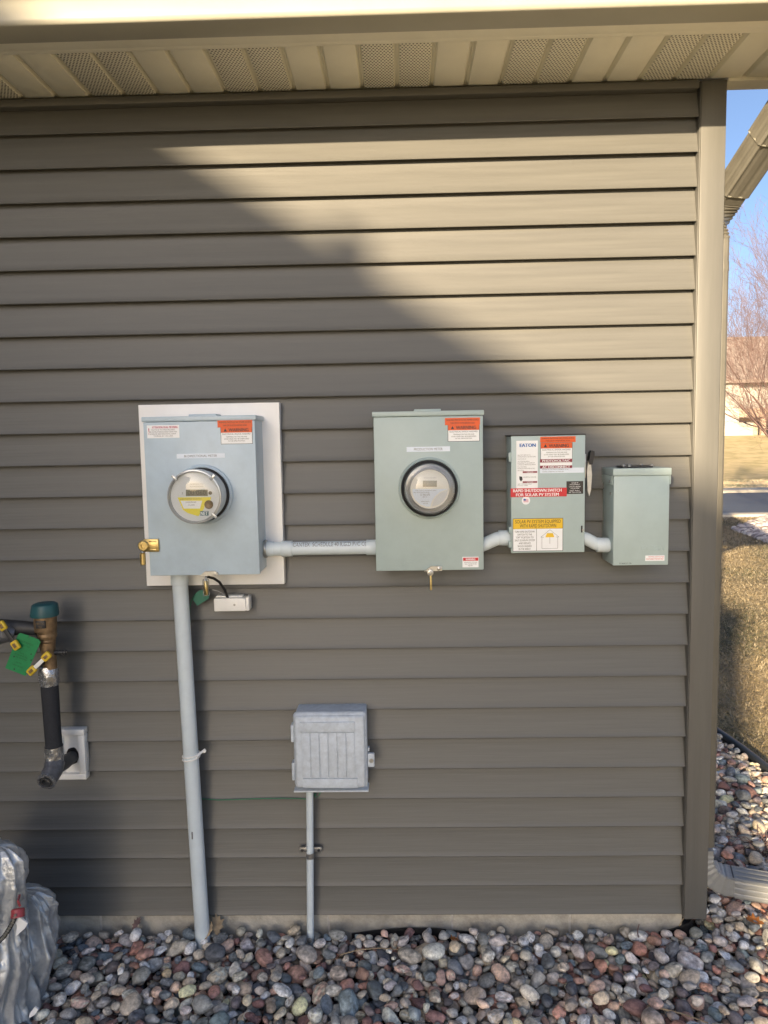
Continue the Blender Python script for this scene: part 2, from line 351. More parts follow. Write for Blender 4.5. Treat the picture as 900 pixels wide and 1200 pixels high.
def stone_geo(s, lvl):
    v, f = ICO[lvl]; v = v.copy(); x, y, z, a, b, c, th = s
    p = rng.uniform(.78, 1.05); v = np.sign(v)*np.abs(v)**p
    for _ in range(rng.integers(3, 9)):
        nrm = rng.normal(size=3); nrm /= np.linalg.norm(nrm); d = rng.uniform(.55, .92); t = v@nrm-d; v = v-np.outer(np.maximum(t, 0)*.85, nrm)
    fr = rng.normal(size=(3, 3))*1.8; ph = rng.uniform(0, 6, 3); v = v*(1+.05*np.sin(v@fr+ph).sum(1, keepdims=True))
    v = v*np.array((a, b, c))
    ti = rng.normal(0, .22, 2); cx_, sx_ = math.cos(ti[0]), math.sin(ti[0]); cy_, sy_ = math.cos(ti[1]), math.sin(ti[1])
    v = v@np.array([[1, 0, 0], [0, cx_, -sx_], [0, sx_, cx_]]).T@np.array([[cy_, 0, sy_], [0, 1, 0], [-sy_, 0, cy_]]).T
    ct, s2 = math.cos(th), math.sin(th); v = v@np.array([[ct, -s2, 0], [s2, ct, 0], [0, 0, 1]]).T
    return v+np.array((x, y, z)), f
def stone_col(n):
    c = PAL[rng.choice(len(PAL), p=PW)]*rng.uniform(.8, 1.25)*np.array((rng.uniform(.96, 1.05), 1, rng.uniform(.95, 1.04)))
    c = np.tile(np.clip(c, .03, .8), (n, 1))
    if rng.random() < .3:                # speckled granite
        c *= rng.choice([.62, 1.0, 1.35], size=(n, 1), p=[.22, .56, .22])
    return np.clip(c, .02, .8)
VV, FF, CC, base = [], [], [], 0
for q, s in enumerate(stones):
    lvl = 3 if vis[q] else 2
    v, f = stone_geo(s, lvl); c = stone_col(len(v))
    if q in top300: npmesh('stone', v, f, M['stone'], c, bed)
    else:
        VV.append(v); FF.append(f+base); CC.append(c); base += len(v)
o = npmesh('small_stones', np.vstack(VV), np.vstack(FF), M['stone'], np.vstack(CC), bed); o['kind'] = 'stuff'

# ------------------------------------------------------------------ near lawn: matted dry blades
def grass(n, x0, x1, y0, y1, hmin, hmax, cond, name, label, gain=1.0):
    X = rng.uniform(x0, x1, n*3); Y = rng.uniform(y0, y1, n*3); kx = cond(X, Y); X, Y = X[kx][:n], Y[kx][:n]; n = len(X)
    patch = np.array([noise.noise(Vector((x*.9, y*.55, 0))) for x, y in zip(X, Y)])
    hgt = rng.uniform(hmin, hmax, n); az = rng.uniform(0, 2*math.pi, n); ln = rng.uniform(.5, 1.25, n); wd = rng.uniform(.0015, .0035, n)*(1+(Y-2)*.12)
    dx, dy = np.cos(az), np.sin(az); z0 = np.full(n, -.13)
    V = np.empty((n, 5, 3)); 
    for i, (t, wv) in enumerate(((0, 1), (0, -1), (.55, .8), (.55, -.8), (1, 0))):
        bend = ln*t*t
        V[:, i, 0] = X+dx*hgt*bend*1.6-dy*wd*wv; V[:, i, 1] = Y+dy*hgt*bend*1.6+dx*wd*wv; V[:, i, 2] = z0+hgt*(t-.45*bend*t)*.85
    F0 = np.array([[0, 1, 3], [0, 3, 2], [2, 3, 4]]); Fc = (np.arange(n)[:, None, None]*5+F0[None]).reshape(-1, 3)
    straw = np.array([(.32, .26, .165), (.27, .22, .135), (.39, .335, .235), (.21, .175, .11), (.15, .135, .085), (.09, .10, .055)])
    pr = rng.random(n)+np.clip(patch, -.4, .4)*1.2; idx = np.clip((pr*4.6).astype(int), 0, 5)
    straw = straw*gain; col = straw[idx]*rng.uniform(.8, 1.15, (n, 1)); CCc = np.repeat(col, 5, 0)
    o = npmesh(name, V.reshape(-1, 3), Fc, M['grass'], CCc, smooth=False); tag(o, label, kind='stuff', cat='grass')
lo = lambda X, Y: (((X-e0.x)*(-ed.y) + (Y-e0.y)*ed.x) > .05) & (X > .1+.42*(Y)-.2) & (X < 1.9+.62*Y) & (X > .1)
grass(95000, -.1, 5, .3, 6.5, .02, .055, lo, 'lawn_grass', 'matted dry straw and olive lawn grass beyond the edging')
grass(60000, 2, 11, 6.3, ys0-.5, .03, .07, lambda X, Y: (X > .42*Y-.4) & (X < .66*Y+1), 'lawn_grass', 'dry straw lawn grass running to the near street kerb')
grass(50000, 8, 26, ys1+1.1, 27, .04, .09, lambda X, Y: (X > .40*Y) & (X < .62*Y), 'lawn_grass', 'golden dry grass on the verge across the street', 3.2)

# rock island by the street under the bare tree
isl = thing('rock_island', None, None, (6.6, 11.5, -.12)); isl['kind'] = 'structure'; isl['label'] = 'pale rock bed round the bare tree near the street'
tip = G(860, 621, -.12); rt0, rb0 = G(900, 606, -.12), G(900, 636, -.12)
far = G(960, 606, -.12); nearp = G(960, 645, -.12)
ip = [(tip.x, tip.y), (rb0.x, rb0.y), (nearp.x, nearp.y), (far.x, far.y), (rt0.x, rt0.y)]
MB().prism(ip, lambda x, y: Vector((x, y, -.135)), lambda x, y: Vector((x, y, -.105))).build('rock_base', mat('pale_gravel', (.34, .31, .30), .9, n1=.35, s1=9, bump=.01, bs=12), isl, smooth=0)
VV, FF, CC, base = [], [], [], 0
for _ in range(1500):
    a, b = sorted(rng.random(2)); i = rng.integers(1, 4)
    P0, P1, P2 = ip[0], ip[i], ip[i+1]; x = P0[0]*(1-b)+P1[0]*a+P2[0]*(b-a); y = P0[1]*(1-b)+P1[1]*a+P2[1]*(b-a)
    s = rng.uniform(.03, .07); v, f = stone_geo((x, y, -.1, s*1.3, s, s*.8, rng.uniform(0, 3)), 2)
    c = np.tile(np.array(((.42, .38, .38), (.32, .29, .30), (.52, .48, .46), (.2, .17, .17))[rng.integers(4)]), (len(v), 1)); VV.append(v); FF.append(f+base); CC.append(c); base += len(v)
o = npmesh('rocks', np.vstack(VV), np.vstack(FF), M['mulchstone'], np.vstack(CC), isl); o['kind'] = 'stuff'

# ------------------------------------------------------------------ the house
EXP = .1016
house = thing('house', 'house wall of taupe lap siding with soffit, gutter and corner post', 'house', (-1.6, 0, -.1))
XW0, XP0, XP1 = -4.6, .0, .0748
# one siding course, shared mesh
prof = [(.0008, .0030), (0, .0018), (0.0008, 0.0), (.0026, .0001), (.0028, .0045), (.0255, .0064), (.0295, .0064), (.0295, EXP+.0068), (.0238, EXP+.0068), (.0234, EXP+.001), (.0128, EXP*.52), (.0045, EXP*.18)]
def board(x0, x1):
    m = MB(); nseg = 8; rings = []
    for i in range(nseg+1):
        x = x0+(x1-x0)*i/nseg; rings.append([m.bm.verts.new((x, y, z)) for y, z in prof])
    for a, b in zip(rings, rings[1:]):
        for i in range(len(prof)): m.bm.faces.new((a[i], a[(i+1) % len(prof)], b[(i+1) % len(prof)], b[i]))
    m.bm.faces.new(rings[0][::-1]); m.bm.faces.new(rings[-1]); return m
m = board(XW0, XP0+.001); bmesh.ops.recalc_face_normals(m.bm, faces=m.bm.faces)
bme = bpy.data.meshes.new('siding_board'); m.bm.to_mesh(bme); m.bm.free(); bme.materials.append(M['siding'])
bme.polygons.foreach_set('use_smooth', [True]*len(bme.polygons)); bme.set_sharp_from_angle(angle=R(25))
for n in range(26):
    o = bpy.data.objects.new('siding_board', bme); C.objects.link(o); o.parent = house; o.location = Vector((random.uniform(-.0, .0), random.uniform(-.0005, .0005), n*EXP)) - ORG[house]
MB().box(XW0, XP0, .0305, .055, -.02, 2.66).build('sheathing', M['dark'], house, smooth=0)
SOF = 2.640
m = MB().box(XP0, XP1, -.012, .08, -.012, SOF-.001, .003)
m.build('corner_post', M['post'], house)
MB().box(XP0-.0030, XP0-.0004, -.0095, .03, 0.001, SOF-.001, .0012).build('post_channel', M['post'], house)
MB().box(XW0, XP0-.009, -.016, .02, SOF-.024, SOF-.002, .002).build('frieze_trim', M['siding'], house)
# side wall (round the corner): same siding, one mesh
m = MB(); 
for n in range(26):
    z = n*EXP
    m.prism([(XP1-.004, z), (XP1-.018, z+.0003), (XP1-.03, z+.0003), (XP1-.03, z+EXP), (XP1-.015, z+EXP)], lambda x, zz: Vector((x, .082, zz)), lambda x, zz: Vector((x, 6.5, zz)))
m.build('side_wall', M['siding'], house, smooth=0)
# foundation blocks
xs = [XW0, -2.05, -1.61, -1.13, -.55, -.02]
fx = [W(p, 1080, .012).x for p in (118, 385, 530, 668)]
fe = [XW0] + fx + [.006]
for a, b in zip(fe, fe[1:]): MB().box(a+.0035, b-.0035, .014, .2, -.35, -.001, .0015).build('foundation_block', M['concrete'], house)
for x in fx: MB().box(x-.0036, x+.0036, .0155, .2, -.35, -.002).build('mortar_joint', M['mortar'], house, smooth=0)
MB().box(.02, XP1-.05, .202, 6.5, -.35, -.002).build('side_foundation', M['concrete'], house)
# soffit panels (perforated in pairs), one every four inches
YF = G(450, 50, SOF).y                    # outer edge of the soffit
print('soffit outer Y', YF, 'gutter bottom outer Y', G(450, 24, SOF-.004).y, 'lip', G(450, 43, SOF).y)
soff = MB().box(XW0, .75, YF-.004, .045, SOF+.011, SOF+.014).build('soffit', M['soffit'], house, smooth=0)
g0 = G(505, 104, SOF).x; pitch = (G(787, 96, SOF).x-G(187, 113, SOF).x)/15
print('soffit pitch', pitch)
n0 = -40
for k in range(n0, 14):
    x = g0+k*pitch
    if x > .72 or x+pitch < XW0: continue
    perf = (k % 4) in (2, 3)
    gw = .0085
    m = MB().box(x+gw, min(x+pitch-gw, .75), YF, -.0165, SOF+.0005, SOF+.0035, .0006)
    m.build('soffit_panel', M['perf'] if perf else M['soffit'], soff)
    MB().prism([(x-gw, SOF+.002), (x-gw*.5, SOF+.0100), (x-gw*.1, SOF+.0100), (x, SOF+.003), (x+gw*.1, SOF+.0100), (x+gw*.5, SOF+.0100), (x+gw, SOF+.002), (x+gw, SOF+.0105), (x-gw, SOF+.0105)], lambda a, b: Vector((a, YF, b)), lambda a, b: Vector((a, -.0165, b))).build('soffit_groove', M['soffit'], soff, smooth=0)
# end board of the overhang right of the post, with blue sky below it
MB().box(XP1+.001, .75, -.016, .045, SOF-.008, SOF+.03, .001).build('soffit_end_trim', M['soffit'], house)
YL = G(450, 43, SOF).y
MB().box(XW0, .78, YF-.022, YF, SOF-.004, SOF+.006, .002).build('fascia_lip', M['soffit'], house)
MB().box(XW0, .78, YF-.0785, YF-.0225, SOF-.006, SOF+.2, .001).build('fascia', M['soffit'], house)
yb = YF-.079; gb = SOF-.016
gp = [(yb, gb+.125), (yb, gb+.002), (yb-.002, gb), (yb-.078, gb), (yb-.083, gb+.003), (yb-.087, gb+.012), (yb-.090, gb+.045), (yb-.100, gb+.058), (yb-.118, gb+.072), (yb-.126, gb+.088), (yb-.127, gb+.120), (yb-.120, gb+.124), (yb-.118, gb+.118), (yb-.118, gb+.09), (yb-.11, gb+.078), (yb-.095, gb+.066), (yb-.083, gb+.05), (yb-.079, gb+.006), (yb-.003, gb+.004), (yb-.003, gb+.125)]
m = MB().prism(gp, lambda y, z: Vector((XW0, y, z)), lambda y, z: Vector((.78, y, z)))
m.build('gutter', M['gutter'], house, smooth=40)
rp = [(yb-.03, SOF+.13), (YF-.02, SOF+.12), (5.5, SOF+2.4), (5.5, SOF+2.5), (yb-.05, SOF+.17)]
MB().prism(rp, lambda y, z: Vector((XW0, y, z)), lambda y, z: Vector((.78, y, z))).build('roof', M['hroof'], house, smooth=0)

# ------------------------------------------------------------------ downspout
ds = thing('downspout', 'taupe metal downspout behind the corner post with diagonal elbow above and flat extension below', 'downspout', (.118, .16, -.08))
def rectprof(wx, wy, groove=.0018, gn=2):
    pts = []
    def edge(a, b, nrm):
        L = 24; 
        for i in range(L):
            t = i/L; dpt = groove*max(0, math.sin(math.pi*gn*2*t)) if .06 < t < .94 else 0
            pts.append((a[0]+(b[0]-a[0])*t-nrm[0]*dpt, a[1]+(b[1]-a[1])*t-nrm[1]*dpt))
    x, y, c = wx/2, wy/2, .004
    edge((-x+c, -y), (x-c, -y), (0, -1)); edge((x, -y+c), (x, y-c), (1, 0)); edge((x-c, y), (-x+c, y), (0, 1)); edge((-x, y-c), (-x, -y+c), (-1, 0))
    return pts
DX, DY = .1185, .165
P23 = rectprof(.067, .086); P23s = rectprof(.065, .082, .0004)
z1 = W(857, 279, DY-.045).z
MB().sweep([(DX, DY, .16), (DX, DY, z1)], P23, (0, 1, 0)).build('pipe', M['downspout'], ds, smooth=25)
zt = W(858, 306, DY-.045).z
MB().sweep([(DX, DY, zt-.03), (DX, DY, zt)], [(a*1.03, b*1.02) for a, b in P23], (0, 1, 0)).build('pipe_joint', M['downspout'], ds, smooth=25)
def bend(p0, t0, t1, L, nb, u0, u1, lo, hi, amp, per):
    pts, scl, ups = [], [], []; pos = Vector(p0); t0, t1 = Vector(t0).normalized(), Vector(t1).normalized()
    for i in range(nb+1):
        f = i/nb; g = min(1, max(0, (f-lo)/(hi-lo))); d = t0.slerp(t1, g) if g > 0 else t0
        pts.append(pos.copy()); ups.append(Vector(u0).lerp(Vector(u1), g)); scl.append(1+(amp if i % per < per/2 else -amp*.4) if lo*.6 < f < hi else 1.0); pos = pos+d*(L/nb)
    return pts, scl, ups, t1
outl = Vector((.285, -.345, 2.655)); st0 = Vector((DX, DY, z1-.012)); tgt = (outl-(st0+Vector((.012, -.02, .06)))).normalized()
nrm = Vector((tgt.y, -tgt.x, 0)).normalized(); nrm = nrm if nrm.x < 0 else -nrm
pts, scl, ups, dv = bend(st0, (0, 0, 1), tgt, .15, 52, (0, 1, 0), -nrm, .15, .97, .05, 5)
MB().sweep(pts, P23s, ups, scl).build('upper_elbow', M['downspout'], ds, smooth=50)
E1 = pts[-1]; LL = (outl-E1).length; q = -nrm
MB().sweep([E1-dv*.006, E1+dv*.07], P23s, q).build('elbow_end', M['downspout'], ds, smooth=25)
MB().sweep([E1+dv*.030, E1+dv*.033, E1+dv*.25], [(a*1.08, b*1.06) for a, b in P23], q, [1.02, 1, 1]).build('diagonal_pipe', M['downspout'], ds, smooth=25)
MB().sweep([E1+dv*.20, E1+dv*.203, E1+dv*LL], [(a*1.16, b*1.13) for a, b in P23], q, [1.02, 1, 1]).build('diagonal_sleeve', M['downspout'], ds, smooth=25)
for tt, k in ((.030, 1.105), (.20, 1.185)):
    MB().sweep([E1+dv*(tt-.002), E1+dv*(tt+.0015)], [(a*k*(1+.014*(i % 2)), b*k*.985*(1+.014*(i % 2))) for i, (a, b) in enumerate(P23s)], q).build('crimped_edge', M['gutter'], ds, smooth=0)
hd_ = Vector((1, -.30, -.03)).normalized()
pts, scl, ups, _ = bend((DX, DY, .148), (0, 0, -1), hd_, .195, 44, (0, 1, 0), (.28, 1, 0), .10, .86, .04, 5)
MB().sweep(pts, rectprof(.068, .088, .0004), ups, scl).build('lower_elbow', M['downgrey'], ds, smooth=50)
E2 = pts[-1]; print('lower elbow end', E2, 'photo', G(855, 1031, .02), G(852, 1007, .02)); ue = ups[-1]
MB().sweep([E2-hd_*.010, E2+hd_*1.2], rectprof(.070, .094, .003, 3), ue).build('extension', M['downgrey'], ds, smooth=25)
MB().sweep([E2-hd_*.016, E2-hd_*.011], [(a*1.05, b*1.05) for a, b in P23s], ue).build('elbow_collar', M['dark'], ds, smooth=25)
print(len(stones), 'stones', int(vis.sum()), 'in view')

# ------------------------------------------------------------------ text and stickers
def lettering(lines, Y, mt, parent, name='lettering', depth=0):
    """lines: (text, xc, zc, height, max_width, align)"""
    allv = MB()
    for ln in lines:
        txt, x, z, h, mw = ln[:5]; al = ln[5] if len(ln) > 5 else 'C'
        cu = bpy.data.curves.new('txt', 'FONT'); cu.body = txt; cu.resolution_u = 3; cu.fill_mode = 'BOTH'; cu.extrude = depth*.70/ln[3]
        bold = ln[6] if len(ln) > 6 else .012
        to = bpy.data.objects.new('txt', cu); me = bpy.data.meshes.new_from_object(to)
        n = len(me.vertices); co = np.empty(n*3); me.vertices.foreach_get('co', co); co = co.reshape(-1, 3)
        if n:
            x0, x1 = co[:, 0].min(), co[:, 0].max(); k = h/.70; kx = k
            if (x1-x0)*k > mw or al == 'F': kx = mw/(x1-x0)
            off = {'C': (x0+x1)/2, 'F': (x0+x1)/2, 'L': x0, 'R': x1}[al]
            for q, sh in enumerate((0,) if bold <= .012 else (-bold*1.6, bold*1.6)):
                out = np.c_[x+(co[:, 0]-off+sh)*kx, Y-.00008*q-co[:, 2]*k, z+(co[:, 1]-.35)*k]
                me.vertices.foreach_set('co', out.ravel()); me.update(); allv.bm.from_mesh(me)
        bpy.data.objects.remove(to); bpy.data.meshes.remove(me); bpy.data.curves.remove(cu)
    return allv.build(name, mt, parent, smooth=0)
def sticker(px, Y, mt, parent, name='sticker', th=.0008, label=None):
    a = W(px[0], px[1], Y); b = W(px[2], px[3], Y)
    o = MB().box(a.x, b.x, Y-th, Y+.0006, b.z, a.z).build(name, mt, parent, smooth=0)
    if label: o['label'] = label
    return o, a.x, b.x, b.z, a.z
def tri(cx_, cz, s, Y): return MB().plate([(cx_-s, cz-s*.8), (cx_+s, cz-s*.8), (cx_, cz+s)], Y, Y+.0003)
def warning(px_strip, px_main, Y, parent):
    o1, x0, x1, z0, z1 = sticker(px_strip, Y, M['orange'], parent, 'sticker', .0016, 'orange warning strip')
    lettering([('WARNING: PHOTOVOLTAIC POWER SOURCE', (x0+x1)/2, z1-(z1-z0)*.28, (z1-z0)*.26, (x1-x0)*.92, 'F'), ('TURN OFF PV SYSTEM BEFORE WORK', (x0+x1)/2, z0+(z1-z0)*.27, (z1-z0)*.22, (x1-x0)*.7, 'F')], Y-.002, M['ink'], o1)
    o, x0, x1, z0, z1 = sticker(px_main, Y, M['ink'], parent, 'sticker', .0004, 'black edged orange and white warning sticker'); b = .0012; hh = z1-z0
    p1 = MB().box(x0+b, x1-b, Y-.0010, Y, z1-hh*.34, z1-b*.4).build('warning_band', M['orange'], o, smooth=0)
    MB().box(x0+b, x1-b, Y-.0010, Y, z0+b, z1-hh*.34).build('text_panel', M['paper'], o, smooth=0)
    xc = (x0+x1)/2; wd = x1-x0
    t = lettering([('WARNING', xc+wd*.07, z1-hh*.185, hh*.19, wd*.62, 'F', .018), ('ELECTRICAL SHOCK HAZARD', xc, z1-hh*.42, hh*.085, wd*.88, 'F', .012), ('TERMINALS ON THE LINE AND', xc, z1-hh*.58, hh*.07, wd*.66, 'F'), ('LOAD SIDES MAY BE ENERGIZED', xc, z1-hh*.70, hh*.07, wd*.78, 'F'), ('IN THE OPEN POSITION', xc, z1-hh*.82, hh*.07, wd*.52, 'F')], Y-.0013, M['ink'], o)
    tri(x0+wd*.15, z1-hh*.19, hh*.10, Y-.0013).build('alert_triangle', M['ink'], o, smooth=0)

# ------------------------------------------------------------------ mounting board + first meter box
bd = thing('mounting_board', 'white painted board on the siding behind the left meter box', 'board', tuple(W(250, 580, -.02)))
a, b = W(162, 473, -.022), W(333, 684.5, -.022); bl = W(172, 685, -.022)
x0 = (W(161.7, 473, -.022).x+bl.x)/2; x1 = (W(327.3, 471, -.022).x+b.x)/2
MB().box(x0, x1, -.022, .014, b.z, W(327, 471.5, -.022).z, .0015).build('board', M['board'], bd)
def padlock(name, c, Y, h, label, mt=M['brass'], r=.006):
    p = thing(name, label, 'padlock', (c.x, Y, c.z))
    MB().lathe((c.x, Y, c.z-h), (0, 0, 1), [(r*.8, 0), (r, .002), (r, h*.8), (r*.7, h*.86)], 16).build('body', mt, p)
    m = MB().tube([(c.x, Y, c.z-h*.2), (c.x, Y, c.z), (c.x, Y+.004, c.z+.006), (c.x, Y+.010, c.z+.004)], r*.35, 8); m.build('shackle', M['zinc'], p)
    return p
def hub_plate(x0, x1, Yc, z, parent, mt):
    MB().box(x0, x1, Yc-.03, Yc+.035, z-.001, z+.0065, .002).build('hub_plate', mt, parent)

Y1 = -.150
b1 = thing('electric_meter_box', 'blue-grey meter box on the white board with padlock hasp and BI DIRECTIONAL METER label', 'meter box', tuple(W(240, 580, -.022)))
zt1 = W(230, 487.6, Y1).z; zc1 = W(230, 493.4, Y1).z; zb1 = W(240, 674, Y1).z
xl = (W(167.5, 490, Y1).x+W(175.9, 674.9, Y1).x)/2; xr = (W(299.5, 490, Y1).x+W(303.5, 673, Y1).x)/2
MB().box(xl+.002, xr-.002, Y1+.018, -.0225, zb1+.002, zt1-.012, .002).build('cabinet', M['steelblue'], b1)
MB().box(xl, xr, Y1, Y1+.0175, zb1, zc1-.001, .0025).build('front_cover', M['steelblue'], b1)
MB().box(xl-.004, xr+.004, Y1-.003, -.0222, zc1, zt1, .0025).build('rain_cap', M['steelblue'], b1)
hub_plate(W(224, 485, Y1+.05).x, W(256, 485, Y1+.05).x, Y1+.05, zt1, b1, M['steelblue'])
# stickers
o, xa, xb, za, zb = sticker((172, 498.6, 210.5, 513), Y1, M['paper'], b1, label='white sticker with faded pink heading'); wd, hh, xc = xb-xa, zb-za, (xa+xb)/2
lettering([('ATTENTION: DUAL METERING', xc+wd*.06, zb-hh*.16, hh*.17, wd*.8, 'F', .04), ('!', xa+wd*.06, zb-hh*.45, hh*.5, wd*.06)], Y1-.0013, M['pinkink'], o)
lettering([('NOTICE TO INSTALLERS', xc, zb-hh*.36, hh*.1, wd*.72, 'F'), ('SEE INSTRUCTIONS INSIDE COVER FOR', xc, zb-hh*.52, hh*.1, wd*.86, 'F'), ('BONDING AND GROUNDING SCREW', xc, zb-hh*.68, hh*.1, wd*.8, 'F'), ('TORQUE VALUES', xc, zb-hh*.84, hh*.1, wd*.6, 'F')], Y1-.0013, M['greyink'], o)
warning((254.8, 492.8, 295.8, 500.3), (258.3, 500.3, 296.2, 520), Y1, b1)
o, xa, xb, za, zb = sticker((207, 532, 263.6, 536.4), Y1, M['paperblue'], b1, label='narrow BI DIRECTIONAL METER strip')
lettering([('BI DIRECTIONAL METER', (xa+xb)/2, (za+zb)/2, (zb-za)*.5, (xb-xa)*.68, 'F', .012)], Y1-.0013, M['greyink'], o)
# meter in its socket ring
def P(cx_, cz, Y): return (cx_, Y, cz)
def meter_one(parent):
    c = W(238.6, 579.3, Y1); X, Z = c.x, c.z; AX = (0, -1, 0); rr = 34.2/F_PX*(Y1-CAM.y)
    b = thing('electricity_meter', 'round grey electricity meter with green display and yellow label, left of the two', 'meter', (X, Y1, Z), 'electricity meters in sockets')
    MB().lathe((X, Y1, Z), AX, [(rr*.90, -.002), (rr*1.0, 0), (rr*1.03, .004), (rr*1.01, .011), (rr*.95, .014), (rr*.93, .012)], 64).build('socket_ring', M['steelblue'], b)
    MB().lathe((X, Y1, Z), AX, [(rr*.925, .010), (rr*.925, .016), (rr*.88, .020)], 64).build('seal_gap', M['black'], b)
    R0 = rr*.85
    MB().lathe((X, Y1, Z), AX, [(R0, .014), (R0*1.0, .026), (R0*.965, .030), (R0*.965, .048), (R0*.94, .052), (R0*.925, .070), (R0*.90, .074)], 64).build('housing', M['housing'], b)
    R1 = .0785
    MB().lathe((X, Y1, Z), AX, [(R1, .066), (R1, .0995), (R1*.985, .103), (R1*.93, .104), (R1*.93, .1), (R1*.90, .098), (R1*.90, .070)], 64).build('face_rim', M['housing'], b)
    fy = Y1-.092
    MB().lathe((X, Y1, Z), AX, [(R1*.91, .088), (R1*.91, .092), (.0001, .092)], 64).build('face_plate', M['face'], b)
    sc = 1/(F_PX/(fy-CAM.y))           # metres per pixel on the face
    fc = Vector((X, fy, Z))
    q = W(225.2, 577.5, fy); dx, dz = X-q.x, Z-q.z                    # centre of face in the photo
    def at(px, py): v = W(px, py, fy); return (v.x+dx, v.z+dz)
    def plate(pts, d, mt, nm='label_patch', par=b): return MB().plate([at(*p) for p in pts], fy-d, fy-d+.0006).build(nm, mt, par, smooth=0)
    o = plate([(214.4, 569.3), (240, 569.3), (240, 576.8), (214.4, 576.8)], .0012, M['lcd'], 'display')
    xx, zz = at(227.2, 573); lettering([('00 060', xx, zz, .0125, .052, 'F', .012)], fy-.0016, M['ink'], o)
    plate([(204.6, 578.5), (244, 578), (243, 582), (237, 584), (235.5, 592), (229, 600.5), (217, 597), (211, 593)], .0008, M['lemon'])
    o = plate([(208, 582.3), (233.5, 582.3), (231, 591.5), (212, 591.5)], .0012, M['paper'])
    x, z = at(220.5, 584); x2, z2 = at(221, 587.2)
    lettering([('10203040', x, z, .0042, .030, 'F'), ('CL200', x2, z2, .004, .018, 'F')], fy-.0016, M['greyink'], o)
    x, z = at(220, 580.3); lettering([('AVERTISSEMENT WARNING', x, z, .0038, .062, 'F')], fy-.0012, M['greyink'], o)
    o = plate([(231, 594.4), (241, 594.4), (241, 599.8), (231, 599.8)], .0012, M['tealab'], 'net_badge'); x, z = at(236, 597.1)
    lettering([('NET', x, z, .0105, .020, 'F', .018)], fy-.0016, M['paper'], o)
    for yy in (562.8, 565.6):
        x, z = at(227, yy); lettering([('MULTIMEASUREMENT METER', x, z, .0025, .038, 'F', .0)], fy-.0004, M['greyink'], b)
    x, z = at(243, 573.2); MB().lathe((x, fy, z), AX, [(.0052, 0), (.0052, .002), (.0001, .002)], 20).build('optical_port', M['black'], b)
    x, z = at(210.3, 573.5); lettering([('2', x, z, .006, .005)], fy-.0004, M['greyink'], b)
    x, z = at(241.3, 586.8); MB().lathe((x, fy, z), AX, [(.0125, 0), (.0125, .003), (.010, .005), (.0075, .0035), (.0001, .003)], 28).build('sensor_button', M['bronze'], b)
    MB().lathe((X, Y1, Z), AX, [(R1*.955, .1025), (R1*.95, .107), (R1*.86, .1105), (R1*.5, .1115), (.0001, .112)], 64).build('glass_cover', M['glass'], b)
    for dg in (45, 135, 315):
        a = R(dg); MB().box(-.004, .004, -.0035, .0035, -.010, .010, .0015, mtx=Matrix.Translation((X+math.cos(a)*R1*.985, Y1-.101, Z+math.sin(a)*R1*.985))@Matrix.Rotation(-(a-math.pi/2), 4, 'Y')).build('cover_tab', M['housing'], b)
meter_one(b1)
# left hasp and hanging lock
hz0, hz1 = W(165, 646.5, Y1).z, W(165, 631.5, Y1).z; hx0, hx1 = W(163.3, 640, Y1-.01).x, W(185.8, 640, Y1-.01).x
hp = MB().box(hx0+.012, hx1, Y1-.010, Y1-.0005, hz0, hz1, .003).build('hasp', M['brass'], b1)
MB().box(hx0+.03, hx1-.006, Y1-.0125, Y1-.0102, hz1-.009, hz1-.004, .001).build('hasp_rib', M['brass'], hp)
MB().box(hx0+.03, hx1-.006, Y1-.0125, Y1-.0102, hz0+.004, hz0+.009, .001).build('hasp_rib', M['brass'], hp)
MB().lathe((hx0+.013, Y1-.003, (hz0+hz1)/2), (0, -1, 0), [(.0165, 0), (.0165, .010), (.013, .013), (.007, .013), (.006, .009), (.0001, .009)], 28).build('lock_knob', M['brass'], hp)
c = W(167, 645.5, Y1-.004); padlock('padlock', c, Y1-.004, W(167, 645.5, Y1).z-W(167, 662, Y1).z, 'small brass barrel lock hanging from the hasp at the left edge of the meter box', r=.0085)
# bottom latch + clear barrel lock
c0 = W(233, 675, Y1-.008); c1 = W(255, 670, Y1-.008)
lt = MB().plate([(c0.x, c0.z), (c1.x, c0.z+.0005), (c1.x, c1.z-.003), (c1.x-.01, c1.z+.002), (c0.x+.018, c1.z+.001), (c0.x+.01, c0.z+.006)], Y1-.010, Y1-.0005).build('bottom_latch', M['zinc'], b1, smooth=0)
MB().lathe((c1.x-.008, Y1-.010, (c0.z+c1.z)/2), (0, -1, 0), [(.005, 0), (.005, .003), (.0001, .0034)], 16).build('rivet', M['zinc'], lt)
c = W(241, 678, Y1-.012)
pk = padlock('padlock', c, Y1-.012, .050, 'clear sleeved brass barrel lock hanging under the left meter box', r=.0062)
MB().lathe((c.x, Y1-.012, c.z-.052), (0, 0, 1), [(.0095, 0), (.010, .003), (.010, .046), (.0085, .05)], 20).build('clear_sleeve', M['glass'], pk)

